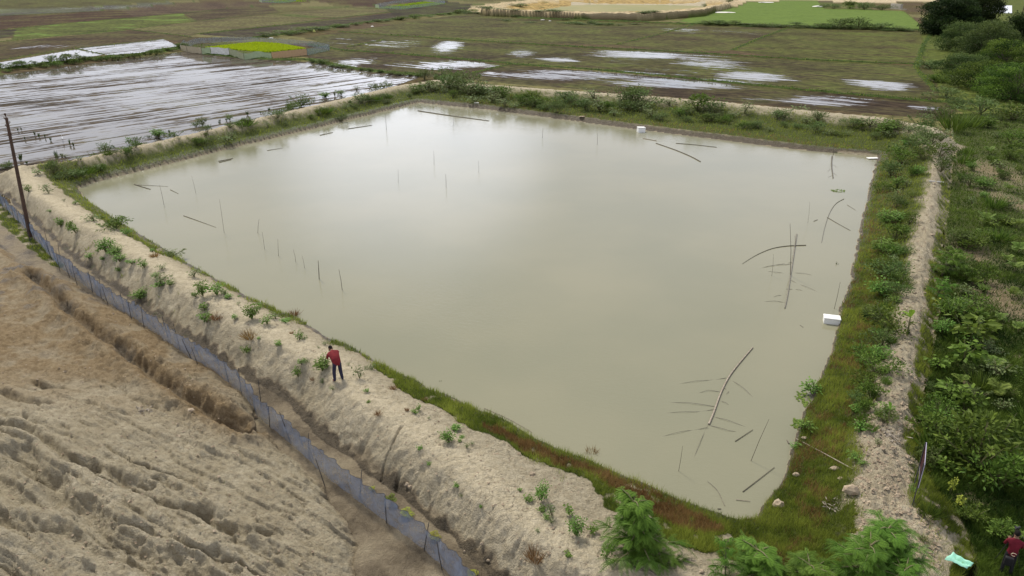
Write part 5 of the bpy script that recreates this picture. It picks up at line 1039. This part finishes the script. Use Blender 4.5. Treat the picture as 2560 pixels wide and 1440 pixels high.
STOOP = dict(pelvis=(0,-.08,.93,.165,.135), waist=(0,.06,1.05,.172,.135), chest=(0,.30,1.20,.195,.15), neck=(0,.46,1.275,.062,.062), jaw=(0,.56,1.275,.070,.078), skull=(0,.63,1.325,.090,.098), crownh=(0,.675,1.37,.070,.074), nose=(0,.655,1.245,.018,.018),
 lear=(.09,.61,1.315,.016), rear=(-.09,.61,1.315,.016), lsh=(.215,.34,1.235,.082), rsh=(-.215,.34,1.235,.082), lel=(.245,.47,1.0,.060), rel=(-.235,.49,1.0,.060), lcuff=(.19,.62,.88,.042), rcuff=(-.18,.64,.88,.042), lwr=(.17,.665,.835,.029), rwr=(-.155,.685,.835,.029),
 lhip=(.105,-.05,.86,.098), rhip=(-.105,-.05,.86,.098), lkn=(.145,.02,.47,.086), rkn=(-.145,.03,.47,.086), lan=(.175,-.05,.10,.068), ran=(-.165,-.03,.10,.068), lheel=(.178,-.07,.045,.040), rheel=(-.168,-.05,.045,.040), ltoe=(.20,.13,.032,.036), rtoe=(-.19,.15,.032,.036))
mp = place([846], [951])[0]
person(mp, R(33), 'man in maroon shirt and dark trousers stooping over a shrub on the sandy bund', STOOP, ('skin','shirt','trousers','shoe'), 1.14)
STAND = dict(pelvis=(0,0,.93,.150,.12), waist=(0,.02,1.10,.145,.11), chest=(0,.06,1.32,.170,.125), neck=(0,.105,1.465,.060,.060), jaw=(0,.155,1.535,.070,.078), skull=(0,.18,1.61,.086,.094), crownh=(0,.175,1.665,.066,.072), nose=(0,.262,1.545,.018,.018),
 lear=(.086,.17,1.60,.016), rear=(-.086,.17,1.60,.016), lsh=(.20,.07,1.375,.066), rsh=(-.20,.07,1.375,.066), lel=(.25,.16,1.11,.050), rel=(-.25,.16,1.11,.050), lcuff=(.17,.36,1.14,.042), rcuff=(-.15,.36,1.14,.042), lwr=(.145,.42,1.17,.029), rwr=(-.12,.42,1.17,.029),
 lhip=(.10,0,.86,.096), rhip=(-.10,0,.86,.096), lkn=(.12,.02,.48,.070), rkn=(-.12,.03,.48,.070), lan=(.13,-.03,.10,.052), ran=(-.135,-.03,.10,.052), lheel=(.13,-.05,.045,.040), rheel=(-.135,-.05,.045,.040), ltoe=(.15,.15,.032,.036), rtoe=(-.155,.15,.032,.036))
p2 = place([2512], [1434])[0]
pe = person(p2, R(-28), 'person with black hair in dark red shirt standing behind a tripod', STAND, ('skin','shirt2','black','shoe'), 1.03)
rg = bpy.data.meshes.new('strap_ring'); bm = bmesh.new()
for i in range(14):
    for j in range(6):
        a, b = i/14*5.2+.5, j/6*2*math.pi; bm.verts.new(((.075+.012*math.cos(b))*math.cos(a), .012*math.sin(b), (.06+.012*math.cos(b))*math.sin(a)))
bm.verts.ensure_lookup_table()
for i in range(13):
    for j in range(6): bm.faces.new([bm.verts[i*6+j], bm.verts[i*6+(j+1) % 6], bm.verts[(i+1)*6+(j+1) % 6], bm.verts[(i+1)*6+j]])
bm.to_mesh(rg); bm.free(); rg.materials.append(M['gold']); o = link('belt_ring', rg, pe, (.02, -.155, .98))
# shoulder bag hanging at the back of the waist
bm = bmesh.new(); box_bm(bm, -.20, .06, -.30, -.16, .55, .90, .05); o = bm_obj('shoulder_bag', bm, 'black', pe)
def tripod():
    q = p2+np.array([math.sin(R(28))*.62+.10, math.cos(R(28))*.62, 0]); q[2] = float(terrain([q[0]], [q[1]])['z'][0]); e = empty('camera_tripod', q, .4, label='black camera tripod with small camera in front of the standing person', cat='tripod')
    for i in range(3):
        a = i*2.094+.6; l = QM('plastic').tube([[.05*math.cos(a), .05*math.sin(a), 1.28], [.26*math.cos(a), .26*math.sin(a), .62]], [.020, .018], 8).tube([[.25*math.cos(a), .25*math.sin(a), .66], [.47*math.cos(a), .47*math.sin(a), .0]], [.013, .011], 8).build('leg', e)
    QM('plastic').tube([[0, 0, .95], [0, 0, 1.42]], [.016, .016], 8).build('column', e)
    bm = bmesh.new(); box_bm(bm, -.055, .055, -.055, .055, 1.24, 1.33, .015); bm_obj('collar', bm, 'plastic', e)
    bm = bmesh.new(); box_bm(bm, -.04, .04, -.05, .05, 1.40, 1.50, .012); bm_obj('pan_head', bm, 'plastic', e)
    QM('plastic').tube([[0, -.03, 1.46], [-.05, -.22, 1.40], [-.06, -.32, 1.36]], [.012, .010, .014], 8).build('pan_handle', e)
    bm = bmesh.new(); box_bm(bm, -.08, .08, -.035, .035, 1.503, 1.60, .012); cb = bm_obj('camera_body', bm, 'plastic', e)
    QM('plastic').tube([[0, .035, 1.55], [0, .11, 1.55], [0, .115, 1.55]], [.035, .036, .028], 12).build('lens', cb)
    bm = bmesh.new(); box_bm(bm, -.20, .09, -.02, .02, 1.603, 1.618, .004); bm_obj('mount_plate', bm, 'plastic', e)
tripod()
# ------------------------------------------------------------------ sign board seen almost edge on
def sign():
    a = place([2281], [1262])[0]; b = place([2284], [1216])[0]; o = (a+b)/2; d = (b-a)[:2]; L = float(np.hypot(*d)); ang = math.atan2(d[1], d[0])
    e = empty('sign_board', (o[0], o[1], min(a[2], b[2])-.1), ang, label='maroon sign board on two dark posts seen edge on beside the path', cat='sign')
    for sg in (-1, 1): link('post', QM('stake').tube([[sg*L/2, 0, 0], [sg*L/2, 0, 2.25]], [.022, .022], 6).mesh('post', True), e)
    bm = bmesh.new(); box_bm(bm, -L/2-.05, L/2+.05, -.008, .008, 1.15, 2.2, .002); pn = bm_obj('panel', bm, 'board', e, (0, -.034, 0), smooth=False)
    bm = bmesh.new(); box_bm(bm, -L/2-.075, -L/2-.053, -.012, .012, 1.13, 2.22, .002); box_bm(bm, L/2+.053, L/2+.075, -.012, .012, 1.13, 2.22, .002); box_bm(bm, -L/2-.05, L/2+.05, -.012, .012, 2.203, 2.225, .002); box_bm(bm, -L/2-.05, L/2+.05, -.012, .012, 1.125, 1.147, .002)
    bm_obj('frame', bm, 'edge', pn, smooth=False)
sign()
# ------------------------------------------------------------------ small things lying about
def sheet(px, py):
    p = place([px], [py])[0]; nx, ny = 16, 12; V = []
    cs = [(-.47, .06), (-.02, .34), (.42, -.18), (.10, -.35)]
    for j in range(ny):
        for i in range(nx):
            u, v = i/(nx-1), j/(ny-1); a = (np.array(cs[0])*(1-u)+np.array(cs[1])*u)*(1-v)+(np.array(cs[3])*(1-u)+np.array(cs[2])*u)*v
            V.append((a[0], a[1], (.27+.05*math.sin(u*7))+.0*math.sin(u*7)*(1-v)+.06*(1-v)*u+.035*math.sin(v*5+u*3)+.05*pnoise(np.array([u*4]), np.array([v*4]), 3)[0]))
    V = np.array(V); W_ = V-[0, 0, .006]; k = nx*ny; ix = np.arange(k).reshape(ny, nx); f = np.stack([ix[:-1, :-1], ix[1:, :-1], ix[1:, 1:], ix[:-1, 1:]], -1).reshape(-1, 4)
    rim = list(ix[0])+list(ix[1:, -1])+list(ix[-1, -2::-1])+list(ix[-2:0:-1, 0]); rf = [[a, b, b+k, a+k] for a, b in zip(rim, rim[1:]+rim[:1])]
    me = raw_mesh('plastic_sheet', np.vstack([V, W_]), np.vstack([f[:, ::-1], f+k, np.array(rf)[:, ::-1]]), [M['mint']], None, None, True)
    tag(link('plastic_sheet', me, None, p, 0.), 'crumpled mint green sheet lying by the sandy corner path', 'sheet')
sheet(2392, 1416)
def crumple(px, py, wpx, hpx, mat, name, label, cat, group=None, flat=.5):
    p = place([px], [py], -.4)[0]; s = scale_at(p); bm = bmesh.new(); bmesh.ops.create_icosphere(bm, subdivisions=2, radius=1)
    sd0 = random.uniform(0, 99)
    for v in bm.verts:
        k = 1+.45*float(pnoise(np.array([v.co.x*1.7+sd0]), np.array([v.co.y*1.7+v.co.z*2.1]), 5)[0]); v.co = Vector((v.co.x*wpx*s*.5*k, v.co.y*wpx*s*.35*k, max(-.1, v.co.z)*hpx*s*.55*k+hpx*s*.25))
    o = bm_obj(name, bm, mat, None, p, random.uniform(-.4, .4), smooth=False); return tag(o, label, cat, group)
for a in [(786,82,6,9,'yel','sack','yellow green sack standing on the far field dyke','sack'),(678,97,12,4,'white','plastic_bag','white plastic bag on the dyke behind the nursery pen','bag'),(1357,47,10,3,'white','plastic_bag','white bag at the foot of the far embankment','bag'),(931,67,8,3,'white','plastic_bag','white bag on the far field dyke','bag'),
 (1375,40,7,3,'white','plastic_bag','small white bag on the far embankment','bag'),(1810,20,60,2,'white','sand_pile','pale sand heap at the top of the green field, left','heap'),(1915,7,40,3,'white','sand_pile','pale sand heap at the top edge','heap'),(2045,18,26,5,'white','sand_pile','pale heap beside the scrub at the top edge','heap'),(1192,263,14,3,'white','plastic_scrap','pale scrap at the muddy foot of the far bank','scrap'),(1455,292,16,3,'rock','stone','pale stone at the muddy foot of the far bank','stone')]:
    crumple(*a[:7], a[7])
# stones and clods loose on the bunds
st = [(1331,1187,16,10,'stone capping the grass edge on the near bund'),(1676,1408,18,12,'stone at the foot of the big feathery sapling, left'),(1702,1403,14,12,'stone at the foot of the big feathery sapling, right'),(1165,1255,0,0,''),(1205,1362,12,10,'pale stone in the lower outer slope'),(1161,1381,8,8,'small pale stone in the muddy trough'),(1221,1390,10,10,'pale stone at the trough edge'),(1025,1205,16,14,'pale lump on the outer slope above the net'),(1018,1215,14,12,'second pale lump on the outer slope above the net'),(1754,1430,14,8,'stone at the bottom of the grass near the thin sapling'),
 (2085,1175,24,14,'pale boulder in the grass of the right bank'),(2102,1200,18,10,'flat pale stone below the boulder of the right bank'),(2125,1235,40,34,'large clay lump above the hole in the right bank'),(2010,1098,14,10,'stone at the right water edge'),(1990,1190,18,12,'stone at the near right water edge'),(1945,1265,30,20,'clay lump at the near pond corner'),(2363,1322,12,12,'brown stone on the edge of the sandy corner path'),(2300,1300,0,0,''),(477,1029,20,8,'pale stone by the bulldozed trench'),(640,1045,10,12,'pale lump at the end of the ditch crossing'),(2330,588,12,6,'stone on the right bund path edge')]
for a, b, w, h, l in st:
    if w: crumple(a, b, w, h, 'rock', 'stone', l, 'stone')
def clods():
    n = 15000; k = QM('rock'); px = np.concatenate([RNG.uniform(2100, 2350, n//2), RNG.uniform(0, 1750, n//2)]); py = np.concatenate([RNG.uniform(320, 1420, n//2), RNG.uniform(520, 1440, n//2)])
    x, y = gpa(px, py, .8); A = terrain(x, y); g = (A['grass'] < .25) & (A['z'] > .05) & np.isin(A['reg'], (2, 3)) & (RNG.random(n) < np.where(px > 2050, .8, .55)); x, y, z = x[g], y[g], A['z'][g]; m = len(x)
    s = np.abs(RNG.normal(0, .028, m))+.014; s[px[g] > 2050] *= 1.5
    ax = np.array([[1, 0, 0], [0, 1, 0], [-1, 0, 0], [0, -1, 0]], float); C = np.stack([x, y, z], 1); P = []
    top = C+np.stack([RNG.normal(0, .2, m)*s, RNG.normal(0, .2, m)*s, s*RNG.uniform(.5, .9, m)], 1)
    rot = RNG.uniform(0, 6.28, m); c_, s_ = np.cos(rot), np.sin(rot); rg_ = []
    for j in range(6):
        a = j/6*2*np.pi; rr = s*RNG.uniform(.7, 1.3, m); rg_.append(C+np.stack([np.cos(rot+a)*rr, np.sin(rot+a)*rr, s*RNG.uniform(-.15, .3, m)], 1))
    for j in range(0, 6, 2): P.append(np.stack([rg_[j], rg_[j+1], rg_[(j+2) % 6], top], 1))
    tag(k.add(np.concatenate(P)).build('clods'), 'crumbled clay clods scattered over the bunds and mound', 'clods', kind='stuff')
clods()
def litter(px, py, w, label):
    p = place([px], [py])[0]; s = scale_at(p)*w; n = 60; C = rdir(n, 0, .25)*s*.6*RNG.random((n, 1)); C[:, 2] = np.abs(C[:, 2])*.4+.04
    tag(QM('leaflitter').leaves(C, rdir(n, -.1, .3), rdir(n, .3, 1), s*.35*RNG.uniform(.4, 1, n), s*.07, .5).build('dry_leaf_litter', None, p), label, 'dry leaves')
litter(2225, 1092, 60, 'pale dry leaves heaped on the right bund path'); litter(350, 1030, 44, 'dark dead brush lying by the bulldozed trench'); litter(2090, 1270, 50, 'dead leaves in the hollow of the right bank')
def egret():
    p = place([158], [356], -.4)[0]; J = dict(body=(0, 0, .52, .085, .10), tail=(-.22, 0, .44, .03), brst=(.14, 0, .60, .06), n1=(.20, 0, .74, .03), n2=(.14, 0, .86, .022), n3=(.20, 0, .96, .02), head=(.25, 0, .99, .032), bill=(.40, 0, .95, .008), lh=(-.02, .05, .42, .03), lk=(-.05, .05, .24, .011), lf=(0, .05, .0, .010), rh=(-.02, -.05, .42, .03), rk=(-.05, -.05, .24, .011), rf=(0, -.05, .0, .010))
    Ed = [('body','tail'),('body','brst'),('brst','n1'),('n1','n2'),('n2','n3'),('n3','head'),('head','bill'),('body','lh'),('lh','lk'),('lk','lf'),('body','rh'),('rh','rk'),('rk','rf')]
    o = skin_body('egret', J, Ed, 'body', ('feather', 'stake'), lambda a, b: int(b in ('bill', 'lk', 'lf', 'rk', 'rf')), None, p, 2.2); o.scale = (1.1,)*3; tag(o, 'white egret standing in the flooded paddy', 'bird')
egret()
# string across the far corner
a = place([1310], [212])[0]+[0, 0, .5]; b = np.array([*map(float, gpa(1100, 234, 1.6)), 1.6]); c = place([850], [268])[0]+[0, 0, .5]
t = np.linspace(0, 1, 12)[:, None]; P = np.vstack([a+(b-a)*t-[0, 0, .3]*np.sin(t*np.pi), (b+(c-b)*t-[0, 0, .3]*np.sin(t*np.pi))[1:]])
tag(QM('string').tube(P-P[0], .012, 3).build('string', None, P[0]), 'thin pale string stretched over the far pond corner', 'string')
